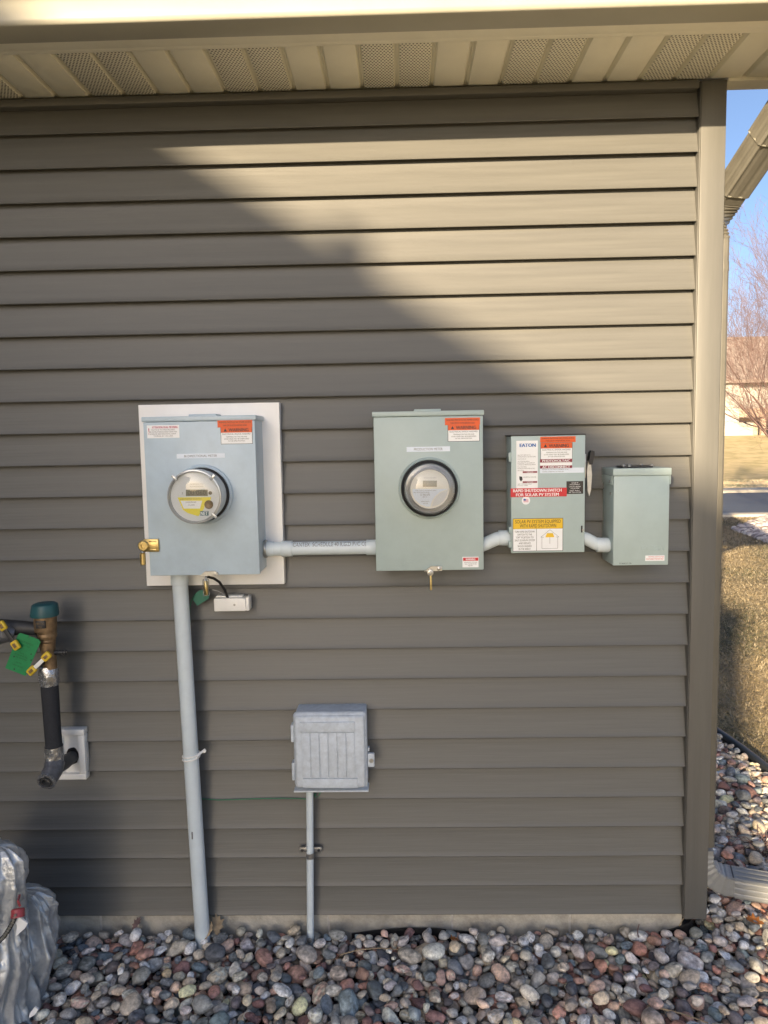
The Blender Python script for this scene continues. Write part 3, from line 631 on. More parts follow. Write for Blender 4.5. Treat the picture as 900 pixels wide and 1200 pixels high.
# ------------------------------------------------------------------ second meter box
Y2 = -.128
b2 = thing('electric_meter_box', 'grey-green meter box with PRODUCTION METER label, second of the row from the left', 'meter box', tuple(W(502, 580, 0)))
zt2 = W(500, 481.6, Y2).z; zc2 = W(500, 487.6, Y2).z; zb2 = W(500, 668.5, Y2).z
xl, xr = W(439, 570, Y2).x, W(566.4, 570, Y2).x
MB().box(xl+.002, xr-.002, Y2+.018, .012, zb2+.002, zt2-.012, .002).build('cabinet', M['steel'], b2)
MB().box(xl, xr, Y2, Y2+.0175, zb2, zc2-.001, .0025).build('front_cover', M['steel'], b2)
MB().box(xl-.004, xr+.003, Y2-.003, .0122, zc2, zt2, .0025).build('rain_cap', M['steel'], b2)
hub_plate(W(485, 480, Y2+.05).x, W(516, 480, Y2+.05).x, Y2+.05, zt2, b2, M['steel'])
warning((521.4, 490, 562.4, 497.6), (524.6, 497.6, 562, 517), Y2, b2)
o, xa, xb, za, zb = sticker((476.4, 523.8, 527.4, 528.8), Y2, M['paperblue'], b2, label='narrow PRODUCTION METER strip')
lettering([('PRODUCTION METER', (xa+xb)/2, (za+zb)/2, (zb-za)*.5, (xb-xa)*.66, 'F', .012)], Y2-.0013, M['greyink'], o)
o, xa, xb, za, zb = sticker((541.8, 652.6, 560.8, 664.6), Y2, M['paper'], b2, label='small white sticker with red WARNING band'); wd, hh, xc = xb-xa, zb-za, (xa+xb)/2
bb_ = MB().box(xa+.002, xb-.001, Y2-.0013, Y2, zb-hh*.38, zb-hh*.08).build('warning_band', M['red'], o, smooth=0)
lettering([('WARNING', xc, zb-hh*.23, hh*.2, wd*.6, 'F', .018)], Y2-.0018, M['paper'], o)
lettering([('HAZARDOUS VOLTAGE', xc, zb-hh*.52, hh*.1, wd*.8, 'F'), ('WILL CAUSE SEVERE', xc, zb-hh*.68, hh*.1, wd*.75, 'F'), ('INJURY', xc, zb-hh*.84, hh*.1, wd*.3, 'F')], Y2-.0013, M['greyink'], o)
def emboss(txt, px0, py0, px1, py1, Y, mt, parent):
    a, b = W(px0, py0, Y), W(px1, py1, Y)
    o = lettering([(txt, (a.x+b.x)/2, (a.z+b.z)/2, abs(a.z-b.z)*.8, b.x-a.x, 'F', .01)], Y-.0004, mt, parent, 'embossed_lettering', .0012)
emboss('EATON', 470, 657.6, 488, 662, Y2, M['steel'], b2)
def meter_two():
    c = W(502.9, 572, Y2); X, Z = c.x, c.z; AX = (0, -1, 0); rr = 36.0/F_PX*(Y2-CAM.y)
    b = thing('electricity_meter', 'round clear-domed electricity meter with cream face in a black ring, right of the two', 'meter', (X, Y2, Z), 'electricity meters in sockets')
    MB().lathe((X, Y2, Z), AX, [(rr*.9, -.002), (rr*.985, 0), (rr, .004), (rr*.985, .011), (rr*.94, .014), (rr*.925, .012)], 64).build('socket_ring', M['steel'], b)
    MB().lathe((X, Y2, Z), AX, [(rr*.92, .010), (rr*.915, .018), (rr*.88, .024), (rr*.845, .026), (rr*.835, .02)], 64).build('black_ring', M['black'], b)
    MB().lathe((X, Y2, Z), AX, [(rr*.84, .018), (rr*.835, .022), (rr*.78, .032), (rr*.67, .034), (rr*.65, .045), (.0001, .045)], 64).build('housing', M['housing'], b)
    R1 = rr*.615; fy = Y2-.052
    MB().lathe((X, Y2, Z), AX, [(R1, .044), (R1, .052), (.0001, .052)], 64).build('face_plate', M['facecream'], b)
    MB().lathe((X, Y2, Z), AX, [(rr*.665, .044), (rr*.665, .054), (rr*.635, .056), (rr*.625, .050)], 64).build('face_rim', M['housing'], b)
    q = W(503.2, 572.3, fy); dx, dz = X-q.x, Z-q.z
    def at(px, py): v = W(px, py, fy); return (v.x+dx, v.z+dz)
    def plate(pts, d, mt, nm='label_patch'): return MB().plate([at(*p) for p in pts], fy-d, fy-d+.0006).build(nm, mt, b, smooth=0)
    o = plate([(495, 562.2), (511.4, 562.2), (511.4, 569.6), (495, 569.6)], .001, M['lcd2'], 'display')
    x, z = at(503.2, 564.2); x2, z2 = at(503.2, 567.8); lettering([('0008508', x, z, .0072, .038, 'F', .012), ('888888', x2, z2, .006, .038, 'F', .012)], fy-.0014, M['greyink'], o)
    x, z = at(503.2, 559); lettering([('PRODUCTION KWH', x, z, .0032, .034, 'F')], fy-.0004, M['faintink'], b)
    x, z = at(503.2, 554); lettering([('CENTRON', x, z, .003, .012, 'F', 0)], fy-.0004, M['faintink'], b) if False else None
    arc = [(482.6, 572.2), (525, 571.8), (515, 575.5), (509, 581), (505.5, 586.5), (503.8, 592.6), (499.5, 592.8), (492, 590), (486, 584.6), (483.2, 578)]
    o = plate(arc, .0009, M['paperblue'])
    T = [('TYPE C1SR CL 200 240V 3W 60HZ', 498.5, 573.9, .0028, .062), ('FM2S WATTHOUR METER', 493.5, 576.2, .0026, .046), ('12 345 678', 497.5, 578.7, .006, .027), ('KH 1.0', 497.5, 581.3, .0032, .012), ('XCEL', 497.8, 584.6, .003, .008), ('ENERGY METER', 497.8, 586.7, .0028, .024), ('NO. 42', 498, 588.9, .0028, .014)]
    T = [(t, *at(a, b_), h, w_, 'F') for t, a, b_, h, w_ in T if t != 'XCEL']
    lettering(T, fy-.0013, M['greyink'], o)
    arc2 = [(524.2, 573), (523, 579), (519, 586), (513, 590.6), (505.5, 592.6), (507.5, 585.5), (511, 580.5), (516, 576.3)]
    plate(arc2, .0007, M['face'])
    MB().lathe((X, Y2, Z), AX, [(rr*.84, .024), (rr*.82, .04), (rr*.78, .075), (rr*.74, .085), (rr*.66, .092), (rr*.4, .096), (.0001, .097)], 64).build('glass_dome', M['smoke'], b)
    MB().lathe((X, Y2, Z), AX, [(rr*.735, .0865), (rr*.732, .0895), (rr*.70, .0905), (rr*.705, .088)], 64).build('dome_rib', M['glass'], b)
meter_two()
c0 = W(497, 669.5, Y2-.008); c1 = W(518, 663.2, Y2-.008)
lt = MB().plate([(c0.x, c0.z), (c1.x, c0.z+.001), (c1.x, c1.z-.004), (c1.x-.008, c1.z+.000), (c0.x+.020, c1.z-.001), (c0.x+.01, c0.z+.006)], Y2-.010, Y2-.0005).build('bottom_latch', M['zinc'], b2, smooth=0)
MB().lathe((c1.x-.009, Y2-.010, (c0.z+c1.z)/2), (0, -1, 0), [(.0062, 0), (.0062, .003), (.004, .004), (.0001, .0044)], 18).build('rivet', M['zinc'], lt)
c = W(504.4, 671, Y2-.012); kk = thing('padlock', 'pin-shaped brass barrel lock hanging under the middle meter box', 'padlock', tuple(c))
MB().lathe((c.x, c.y, c.z), (0, -1, 0), [(.009, -.004), (.010, 0), (.009, .004), (.004, .005), (.003, .002), (.0001, .002)], 20).build('lock_head', M['zinc'], kk)
MB().lathe((c.x+.0008, c.y, c.z-.054), (0, 0, 1), [(.002, 0), (.0035, .002), (.0035, .046), (.0028, .048)], 12).build('lock_pin', M['brass'], kk)

# ------------------------------------------------------------------ safety disconnect switch
Y3 = -.108
b3 = thing('disconnect_switch', 'grey-green disconnect switch box covered with red, white, orange and yellow labels and a side handle', 'switch box', tuple(W(642, 580, 0)))
xl = (W(600, 511, Y3).x+W(598, 648, Y3).x)/2; xr = (W(687, 511, Y3).x+W(684, 648, Y3).x)/2; zt3 = W(642, 510.4, Y3).z; zb3 = W(642, 647.6, Y3).z
MB().box(xl+.003, xr-.003, Y3+.012, .012, zb3+.004, zt3-.001, .002).build('cabinet', M['steel2'], b3)
MB().box(xl, xr, Y3, Y3+.0115, zb3, zt3, .0022).build('door', M['steel2'], b3)
MB().box(xl-.002, xr+.001, Y3-.001, .0125, zt3+.0005, zt3+.004, .001).build('rain_cap', M['dark'], b3)
for y0, y1 in ((530, 541), (617, 624), (634, 641)):
    a, b = W(596, y0, Y3+.02), W(600, y1, Y3+.02); MB().box(xl-.006, xl+.002, Y3+.005, Y3+.03, b.z, a.z, .0015).build('hinge', M['steel2'], b3)
o, xa, xb, za, zb = sticker((604.9, 516.6, 630.2, 572.3), Y3, M['paper'], b3, label='tall white maker label with blue EATON lettering'); wd, hh, xc = xb-xa, zb-za, (xa+xb)/2
lettering([('EATON', xa+wd*.53, zb-hh*.095, hh*.07, wd*.73, 'F', .035)], Y3-.0013, M['blueink'], o)
lettering([(t, xa+wd*.06, zb-hh*f, hh*.022, wd*w_, 'L') for t, f, w_ in (('HEAVY DUTY SAFETY SWITCH', .30, .6), ('INTERRUPTEUR DE SECURITE SERIE', .335, .84), ('VOLTS 240 AC', .38, .4), ('CAT. DG222 NGB SERIES B', .43, .55), ('ENCLOSURE TYPE 3R RAINPROOF', .465, .8), ('SUITABLE AS SERVICE EQUIPMENT', .50, .85), ('MAX RATING', .545, .45), ('MAXIMUM HORSEPOWER RATING', .58, .8), ('SEE DOOR', .62, .3), ('OFF POSITION ONLY', .905, .8), ('DO NOT OPEN', .935, .7))], Y3-.0013, M['greyink'], o)
for f in (.655, .865):
    t_ = MB().box(xa+wd*.30, xb-wd*.03, Y3-.0014, Y3, zb-hh*(f+.018), zb-hh*(f-.018)).build('danger_band', M['maroon'], o, smooth=0)
    lettering([('DANGER', xa+wd*.64, zb-hh*f, hh*.022, wd*.3, 'F')], Y3-.0018, M['paper'], o)
lettering([('HAZARDOUS VOLTAGE', xa+wd*.62, zb-hh*.76, hh*.025, wd*.6, 'F')], Y3-.0013, M['greyink'], o)
MB().plate([(xa+wd*.14, zb-hh*.74), (xa+wd*.27, zb-hh*.75), (xa+wd*.29, zb-hh*.81), (xa+wd*.22, zb-hh*.85), (xa+wd*.15, zb-hh*.81)], Y3-.0014, Y3).build('hand_pictogram', M['ink'], o, smooth=0)
warning((633, 511.9, 674.4, 517.9), (633.4, 518.9, 670.8, 538.2), Y3, b3)
o, xa, xb, za, zb = sticker((632.8, 538.2, 670.4, 548.4), Y3, M['paper'], b3, label='white and maroon PHOTOVOLTAIC AC DISCONNECT label'); wd, hh, xc = xb-xa, zb-za, (xa+xb)/2
for f0, f1, t in ((0, .36, 'PHOTOVOLTAIC'), (.70, 1, 'AC DISCONNECT')):
    MB().box(xa, xb, Y3-.0014, Y3, zb-hh*f1, zb-hh*f0).build('maroon_band', M['maroon'], o, smooth=0)
    lettering([(t, xc, zb-hh*(f0+f1)/2, hh*.24, wd*.86, 'F', .018)], Y3-.0019, M['paper'], o)
o, xa, xb, za, zb = sticker((632.8, 548.6, 684, 553.8), Y3, M['paperblue'], b3, label='long pale rating strip')
lettering([('RATED AC OUTPUT CURRENT 32 A', xa+(xb-xa)*.05, zb-(zb-za)*.3, (zb-za)*.22, (xb-xa)*.75, 'L'), ('NOMINAL OPERATING VOLTAGE 240 V', xa+(xb-xa)*.05, za+(zb-za)*.28, (zb-za)*.2, (xb-xa)*.5, 'L')], Y3-.0013, M['greyink'], o)
o, xa, xb, za, zb = sticker((663.8, 564, 683.4, 578.6), Y3, M['blacklab'], b3, label='small black label with white lines of text'); wd, hh, xc = xb-xa, zb-za, (xa+xb)/2
lettering([('SOLAR PV', xc, zb-hh*.13, hh*.085, wd*.4, 'F'), ('DISCONNECT', xc, zb-hh*.26, hh*.085, wd*.6, 'F'), ('UTILITY METER', xc, zb-hh*.43, hh*.085, wd*.68, 'F'), ('LOCATION', xc, zb-hh*.56, hh*.085, wd*.5, 'F'), ('EAST WALL', xc, zb-hh*.74, hh*.085, wd*.6, 'F'), ('OF THE HOUSE', xc, zb-hh*.87, hh*.085, wd*.72, 'F')], Y3-.0013, M['paper'], o)
o, xa, xb, za, zb = sticker((598.3, 572.4, 664, 581.6), Y3, M['red'], b3, th=.0016, label='red RAPID SHUTDOWN SWITCH FOR SOLAR PV SYSTEM label'); wd, hh, xc = xb-xa, zb-za, (xa+xb)/2
lettering([('RAPID SHUTDOWN SWITCH', xc-.004, zb-hh*.27, hh*.34, wd*.86, 'F', .018), ('FOR SOLAR PV SYSTEM', xc-.004, za+hh*.26, hh*.34, wd*.76, 'F', .018)], Y3-.0021, M['paper'], o)
fcx, fcz = W(616.3, 586.5, Y3).x, W(616.3, 586.5, Y3).z; r_ = .0125
o = MB().lathe((fcx, Y3+.0003, fcz), (0, -1, 0), [(r_, 0), (r_, .0010), (.0001, .0010)], 28).build('flag_sticker', M['paper'], b3, smooth=30)
for i in range(4): MB().box(fcx-.0075, fcx+.0075, Y3-.0014, Y3, fcz-.005+i*.0027, fcz-.005+i*.0027+.0014).build('flag_stripe', M['pinkink'], o, smooth=0)
MB().box(fcx-.0075, fcx-.0005, Y3-.0018, Y3, fcz-.0002, fcz+.0050).build('flag_canton', M['blueink'], o, smooth=0)
o, xa, xb, za, zb = sticker((600.8, 607.8, 659.7, 645.4), Y3, M['ink'], b3, th=.0003, label='yellow and white SOLAR PV SYSTEM EQUIPPED WITH RAPID SHUTDOWN sign'); wd, hh, xc = xb-xa, zb-za, (xa+xb)/2; bdr = .0014
zy = zb-hh*.315
MB().box(xa+bdr, xb-bdr, Y3-.0009, Y3, zy, zb-bdr).build('yellow_band', M['yellowlab'], o, smooth=0)
xm = W(628.8, 620, Y3).x
MB().box(xa+bdr, xm-.0006, Y3-.0009, Y3, za+bdr, zy-.0006).build('text_panel', M['paper'], o, smooth=0)
MB().box(xm+.0006, xb-bdr, Y3-.0009, Y3, za+bdr, zy-.0006).build('picture_panel', M['paper'], o, smooth=0)
lettering([('SOLAR PV SYSTEM EQUIPPED', xc, zb-hh*.095, hh*.105, wd*.9, 'F', .01), ('WITH RAPID SHUTDOWN', xc, zb-hh*.225, hh*.105, wd*.72, 'F', .01)]
          + [(t, (xa+xm)/2, zy-hh*(.085+.088*i), hh*.058, (xm-xa)*w_, 'F', .005) for i, (t, w_) in enumerate((('TURN RAPID SHUTDOWN', .84), ('SWITCH TO THE', .60), ('"OFF" POSITION TO', .74), ('SHUT DOWN PV SYSTEM', .84), ('AND REDUCE', .50), ('SHOCK HAZARD', .58), ('IN THE ARRAY', .50)))], Y3-.0013, M['ink'], o)
hx, hw = (xm+xb)/2, (xb-xm); zr, zp, zf = zy-hh*.26, zy-hh*.035, za+hh*.08
def hline(p, q, r=.0004): return (Vector((p[0], Y3-.0012, p[1])), Vector((q[0], Y3-.0012, q[1])), r)
m = MB()
for p, q in (((hx-hw*.34, zr), (hx, zp)), ((hx, zp), (hx+hw*.34, zr)), ((hx-hw*.34, zr), (hx-hw*.22, zr)), ((hx+hw*.22, zr), (hx+hw*.34, zr)), ((hx-hw*.3, zr), (hx-hw*.3, zf)), ((hx+hw*.3, zr), (hx+hw*.3, zf)), ((hx-hw*.3, zf), (hx+hw*.3, zf)), ((hx, zr), (hx, zf+hh*.14))):
    m.bar((p[0], Y3-.0012, p[1]), (q[0], Y3-.0012, q[1]), .0008, .0006)
m.build('house_drawing', M['greyink'], o, smooth=0)
MB().plate([(hx-hw*.17, zr-.0005), (hx+hw*.17, zr-.0005), (hx+hw*.11, zr+hh*.12), (hx-hw*.11, zr+hh*.12)], Y3-.0015, Y3-.001).build('panel_drawing', M['yellowlab'], o, smooth=0)
# handle on the right side
a = W(690, 540, Y3+.03)
hx0 = xr
hd = MB().box(hx0-.001, hx0+.006, Y3+.012, Y3+.05, W(690, 560, Y3).z, W(690, 532, Y3).z, .001).build('handle_bracket', M['zinc'], b3)
p = [W(q[0], q[1], Y3+.015) for q in ((687.5, 552), (689, 540), (692, 541), (693.5, 556), (692.3, 574), (690.3, 581.5), (688.4, 575))]
MB().plate([(v.x, v.z) for v in p], Y3+.012, Y3+.030).build('handle_blade', M['zinc'], hd, smooth=0)
p = [W(q[0], q[1], Y3+.010) for q in ((689.6, 541), (691.5, 530), (693.3, 528), (696, 528.6), (696.2, 533), (693.8, 544), (690.8, 544.5))]
MB().plate([(v.x, v.z) for v in p], Y3+.003, Y3+.034).build('handle_grip', M['black'], hd, smooth=0)
a, b = W(680.9, 616, Y3), W(682.6, 624, Y3); MB().box(a.x, b.x, Y3-.0007, Y3+.001, b.z, a.z).build('latch_slot', M['black'], b3, smooth=0)
a = W(683.3, 621, Y3); MB().lathe((a.x, Y3, a.z), (0, -1, 0), [(.003, -.001), (.003, .002), (.0001, .0024)], 14).build('screw', M['zinc'], b3)

# ------------------------------------------------------------------ small enclosure on the right
Y4 = -.108
b4 = thing('junction_enclosure', 'plain grey-green enclosure with raised cap, last of the row beside the corner post', 'electrical box', tuple(W(745, 610, 0)))
xl, xr = W(718.8, 610, Y4).x, W(784, 610, Y4).x; zt4, zc4, zb4 = W(750, 548.6, Y4).z, W(750, 557.2, Y4).z, W(750, 662.3, Y4).z
MB().box(xl, xr-.001, Y4+.009, .012, zb4+.001, zt4-.004, .002).build('cabinet', M['steel2'], b4)
MB().box(xl, xr, Y4, Y4+.0085, zb4, zc4-.0008, .002).build('cover', M['steel2'], b4)
MB().box(xl-.0035, xr+.004, Y4-.004, .0122, zc4, zt4, .002).build('rain_cap', M['steel2'], b4)
MB().box(xl-.0035, xl-.0005, Y4+.01, .012, zc4-.028, zc4-.0005, .001).build('cap_flange', M['steel2'], b4)
MB().box(xr+.0005, xr+.0035, Y4+.0, .012, zc4-.028, zc4-.0005, .001).build('cap_flange', M['steel2'], b4)
for zz in (zc4-.018, zc4-.055): MB().lathe((xl-.0035 if zz > zc4-.03 else xl, Y4+.03, zz), (-1, 0, 0), [(.004, 0), (.004, .002), (.0001, .0028)], 14).build('screw', M['zinc'], b4)
pa, pb = W(725.5, 546, Y4+.04).x, W(762.5, 546, Y4+.04).x
hub = MB().box(pa, pb, Y4+.015, Y4+.07, zt4+.0005, zt4+.0065, .003).build('hub_plate', M['dark'], b4)
for x, y in ((pa+.008, Y4+.022), (pa+.024, Y4+.018), (pb-.022, Y4+.06), (pb-.004, Y4+.022)): MB().lathe((x, y, zt4+.004), (0, 0, 1), [(.0055, 0), (.006, .003), (.004, .0065), (.0001, .0068)], 16).build('screw', M['zinc'], hub)
emboss('EATON', 752, 638.6, 778.2, 646.6, Y4, M['steel2'], b4)
o, xa, xb, za, zb = sticker((756.2, 651, 778.6, 657), Y4, M['paper'], b4, label='narrow white sticker with red lettering'); wd, hh = xb-xa, zb-za
lettering([('WARNING HIGH VOLTAGE', xa+wd*.56, zb-hh*.25, hh*.22, wd*.8, 'F'), ('DISCONNECT POWER FIRST', xa+wd*.5, zb-hh*.65, hh*.26, wd*.9, 'F')], Y4-.0013, M['red'], o)
a, b = W(726, 661.5, Y4), W(740, 658.8, Y4); lettering([('E150927-TR', (a.x+b.x)/2, (a.z+b.z)/2, (b.z-a.z)*.6, b.x-a.x, 'F', .012)], Y4-.0005, M['ink'], b4)

# ------------------------------------------------------------------ conduits
YC = -.065
def coupling(m_, c, ax, r, L): m_.lathe(Vector(c)-Vector(ax).normalized()*L/2, ax, [(r*.97, 0), (r, .0015), (r, L-.0015), (r*.97, L)], 28)
PR = .0212
cA, cB = W(309, 643.4, YC), W(440, 641.3, YC)
cd_ = thing('horizontal_conduit', 'grey plastic conduit between the two meter boxes with black printed lettering', 'conduit', tuple((cA+cB)/2))
MB().tube([(cA.x-.004, YC, cA.z), (cB.x+.004, YC, cB.z)], PR, 28).build('pipe', M['pvc'], cd_)
ax = (cB-cA).normalized()
m = MB(); p = W(336.5, 643, YC); coupling(m, p, ax, PR*1.17, .034); m.build('coupling', M['pvc'], cd_)
m = MB(); p = W(314.5, 643.2, YC); coupling(m, p, ax, PR*1.10, .034); m.build('coupling', M['pvc'], cd_)
m = MB(); p = W(311.5, 643.2, YC); coupling(m, p, ax, PR*1.35, .008); m.build('locknut', M['zinc'], cd_)
m = MB(); p = W(435, 641.5, YC); coupling(m, p, ax, PR*1.14, .030); m.build('coupling', M['pvc'], cd_)
a, b = W(343, 638.6, YC-PR), W(431, 637.2, YC-PR)
o = lettering([('CANTEX  SCHEDULE 40 RIGID PVC CO', (a.x+b.x)/2, a.z, .0115, b.x-a.x, 'F', .005)], 0, M['greyink'], cd_)
orz = ORG[cd_]
for v in o.data.vertices:                                            # wrap the print round the pipe
    z = v.co.z+orz.z-cA.z+(v.co.x+orz.x-cA.x)*(-(cB.z-cA.z)/(cB.x-cA.x)); yy = math.sqrt(max((PR+.0009)**2-z*z, 0)); v.co.y = YC-yy-orz.y
# bend from second box up into the disconnect
def conduit(name, label, pix, Y, r, cps):
    pts = [W(px, py, Y) for px, py in pix]; sm = []
    for i in range(len(pts)-1):
        p0, p1, p2, p3 = pts[max(i-1, 0)], pts[i], pts[i+1], pts[min(i+2, len(pts)-1)]
        for k in range(6):
            t = k/6; sm.append(.5*((2*p1)+(p2-p0)*t+(2*p0-5*p1+4*p2-p3)*t*t+(3*p1-p0-3*p2+p3)*t**3))
    sm.append(pts[-1]); c = thing(name, label, 'conduit', tuple(pts[len(pts)//2]))
    MB().tube(sm, r, 24).build('pipe', M['pvc'], c)
    for px, py, dx, dy, L, k in cps:
        q = W(px, py, Y); q2 = W(px+dx, py+dy, Y); m = MB(); coupling(m, q, q2-q, r*k, L); m.build('coupling', M['pvc'], c)
    return c
conduit('bent_conduit', 'short grey offset conduit rising from the middle meter box to the disconnect switch', [(560, 640.5), (568, 637.6), (576, 634), (583, 631.2), (590, 630.4), (600, 630.4)], YC, .0208, [(591, 630.4, 5, 0, .036, 1.16)])
conduit('bent_conduit', 'short grey offset conduit dropping from the disconnect switch to the last enclosure', [(678, 630), (686, 631), (692, 634), (698, 637.2), (705, 638.6), (718, 638.8)], YC, .0195, [(706, 638.6, 5, .1, .036, 1.17)])
# big riser from the ground into the first meter box
pt, pb = W(210.3, 674, -.07), W(237.8, 1102, -.05); zgr = -.12
vc = thing('riser_conduit', 'tall thick grey conduit rising from the gravel into the left meter box', 'conduit', (pb.x, -.05, zgr))
pts = [(pt.x, -.07, pt.z+.01), (pt.x+(pb.x-pt.x)*.4, -.062, pt.z*.6+pb.z*.4), (pb.x, -.05, pb.z), (pb.x+.002, -.05, zgr)]
MB().tube(pts, .0242, 32).build('pipe', M['pvc'], vc)
zc = W(210.5, 684.5, -.07).z
MB().lathe((pt.x, -.07, zc), (0, 0, 1), [(.0262, 0), (.0275, .001), (.0275, pt.z-zc+.004)], 32).build('box_connector', M['pvc'], vc)
c = W(224, 884, -.058)
m = MB()
for dz in (0, -.011):
    m.tube([(c.x+.0265*math.cos(t), -.058+.0265*math.sin(t), c.z+dz+.004*math.cos(t)) for t in np.linspace(0, 2*math.pi, 25)], .0028, 8)
m.tube([(c.x+.020, -.075, c.z-.004), (c.x+.032, -.06, c.z+.006), (c.x+.042, -.045, c.z+.010)], .004, 8)
m.lathe((c.x+.042, -.05, c.z+.009), (0, -1, 0), [(.0055, 0), (.0055, .006), (.0001, .007)], 12)
m.build('pipe_strap', M['white'], vc)
pp = W(225.5, 978, -.078); MB().box(pp.x-.002, pp.x+.002, -.0825, -.076, pp.z-.014, pp.z+.010, .001).build('paint_scrape', M['greyink'], vc)
# white wireless module and its cables
YM = -.045; a, b = W(250.3, 701.5, YM), W(288, 716.3, YM)
wm = thing('surge_module', 'small white plastic module on the siding under the left meter box', 'module', ((a.x+b.x)/2, 0, b.z))
MB().box(a.x, b.x, YM, -.001, b.z, a.z, .003).build('body', M['white'], wm)
MB().box(b.x+.0004, b.x+.011, YM+.001, -.001, b.z+.001, a.z+.003, .002).build('end_cap', M['white'], wm)
MB().box(a.x+.004, b.x-.012, YM+.012, -.001, a.z+.0005, a.z+.006, .002).build('lid', M['white'], wm)
p = W(274.8, 708.8, YM); MB().lathe((p.x, YM, p.z), (0, -1, 0), [(.0036, 0), (.0036, .0015), (.0015, .0018), (.0001, .001)], 14).build('screw', M['zinc'], wm)
p0, p1, p2, p3 = W(243, 676, -.11), W(257, 682, -.09), W(263, 691, -.06), W(267, 701, -.03)
o = MB().tube([p0, p0.lerp(p1, .5)+Vector((0, 0, .004)), p1, p2, p3], .0042, 10).build('black_cable', M['black'], org=tuple(p3)); tag(o, 'short black cable from under the left meter box to the white module', 'cable')
p = [W(q[0], q[1], -.03) for q in ((236, 692), (229, 696), (224.5, 703), (222.4, 712), (222.2, 722), (223, 730))]
o = MB().tube(p, .0016, 8).build('green_wire', M['greenwire'], org=tuple(p[0])); tag(o, 'thin green ground wire looping behind the thick riser conduit', 'wire')
p = [W(q[0], q[1], -.03) for q in ((249, 691), (255, 692.5), (262, 696), (268, 701))]
o = MB().tube(p, .0013, 8).build('pale_wire', M['faintink'], org=tuple(p[0])); tag(o, 'thin pale green wire curving to the white module', 'wire')
p = [W(q[0], q[1], -.035) for q in ((226.3, 703), (231.5, 709.8), (244.5, 701.5), (245.6, 696.5), (241, 693.2), (236, 691), (231, 693.5))]
o = MB().plate([(v.x, v.z) for v in p], -.037, -.035).build('green_tag', M['dgreen'], org=tuple(p[0]), smooth=0); tag(o, 'small dark green plastic tag on the wire beside the thick conduit', 'tag')

# thin green cable on the siding between riser and telecom box
p = [W(q[0], q[1], -.006) for q in ((236, 936), (255, 937.5), (275, 937), (300, 936), (330, 935.4), (350, 935.8), (362, 936.6), (370, 931), (372, 925))]
o = MB().tube(p, .0017, 8).build('green_cable', M['greenwire'], org=tuple(p[0])); tag(o, 'thin green cable along the siding from riser conduit to the ribbed box', 'cable')

# ------------------------------------------------------------------ ribbed telecom box and thin pipe
YT = -.105
tb = thing('telecom_box', 'weathered grey plastic utility box with ribbed door low on the wall', 'utility box', tuple(W(388, 925, 0)))
a, b = W(346, 831.5, -.06), W(430.5, 925, -.06); ZB = W(388, 926.5, YT+.03).z
MB().box(W(348, 880, -.05).x, W(430, 880, -.05).x, -.062, .012, ZB+.002, W(388, 830.5, -.04).z, .006, 3).build('base', M['telecom'], tb)
MB().box(W(344.8, 925, YT+.03).x, W(432, 925, YT+.03).x, YT+.018, -.03, ZB, ZB+.0055, .0015).build('base_lip', M['telecom'], tb)
L0, L1, LB, LT = W(343.8, 880, YT+.012).x, W(430.3, 880, YT+.012).x, W(388, 924, YT+.012).z, W(388, 835, YT+.012).z
MB().box(L0, L1, YT+.008, -.0625, LB, LT, .016, 4).build('door', M['telecom'], tb)
dr = tb
L0i, L1i = L0+.006, L1-.006
MB().box(L0i, L1i, YT+.001, YT+.03, LB+.006, LT-.008, .010, 4).build('door_raised_panel', M['telecom'], tb)
dp = [c for c in tb.children if c.name.startswith('door_raised')][0]
pxs = [353.5+i*10.45 for i in range(7)]
for i in range(6):
    xa, xb = W(pxs[i]+.35, 880, YT).x, W(pxs[i+1]-.35, 880, YT).x
    MB().box(xa, xb, YT-.003, YT+.004, W(388, 911.2, YT).z, W(388, 858.6, YT).z, .0012).build('door_slat', M['telecom'], dp)
for y0, y1, x0_, x1_ in ((846, 857.8, 352, 416.5), (912, 923, 354, 418.5)): MB().box(W(x0_, 880, YT).x, W(x1_, 880, YT).x, YT-.0045, YT+.004, W(388, y1, YT).z, W(388, y0, YT).z, .0015).build('door_rail', M['telecom'], dp)
for y0, y1 in ((847.5, 867.5), (891.5, 912)):
    q = W(341.5, y0, -.07).z; q2 = W(341.5, y1, -.07).z; MB().box(L0-.008, L0+.001, -.088, -.055, q2, q, .003).build('hinge', M['telecom'], tb)
q, q2 = W(434, 881.5, -.07).z, W(434, 897.5, -.07).z
lt = MB().box(L1+.0005, L1+.022, -.082, -.066, q2, q, .004).build('latch', M['telecom'], tb)
MB().lathe((L1+.012, -.082, (q+q2)/2), (0, -1, 0), [(.007, -.001), (.007, .002), (.0045, .002), (.0035, .0005), (.0001, .0005)], 20).build('latch_ring', M['zinc'], lt)
MB().box(L1+.0005, L1+.006, -.075, -.06, q+.004, q+.018, .002).build('latch_tab', M['telecom'], lt)
pt, pb = W(363, 927, -.045), W(363.8, 1107, -.04)
tp = thing('thin_conduit', 'thin grey pipe from the gravel up to the ribbed utility box', 'conduit', (pb.x, -.04, -.12))
MB().tube([(pt.x, -.045, pt.z+.004), (pb.x, -.04, pb.z), (pb.x, -.04, -.125)], .0118, 24).build('pipe', M['pvc'], tp)
c = W(364, 999, -.03)
st_ = MB(); st_.lathe((c.x, -.043, c.z-.011), (0, 0, 1), [(.0132, 0), (.0132, .019)], 24)
s0, s1 = W(351.3, 999, -.012).x, W(377.3, 999, -.012).x
st_.box(s0, s1, -.016, -.0045, c.z-.009, c.z+.009, .002)
so_ = st_.build('pipe_strap', M['zinc'], tp)
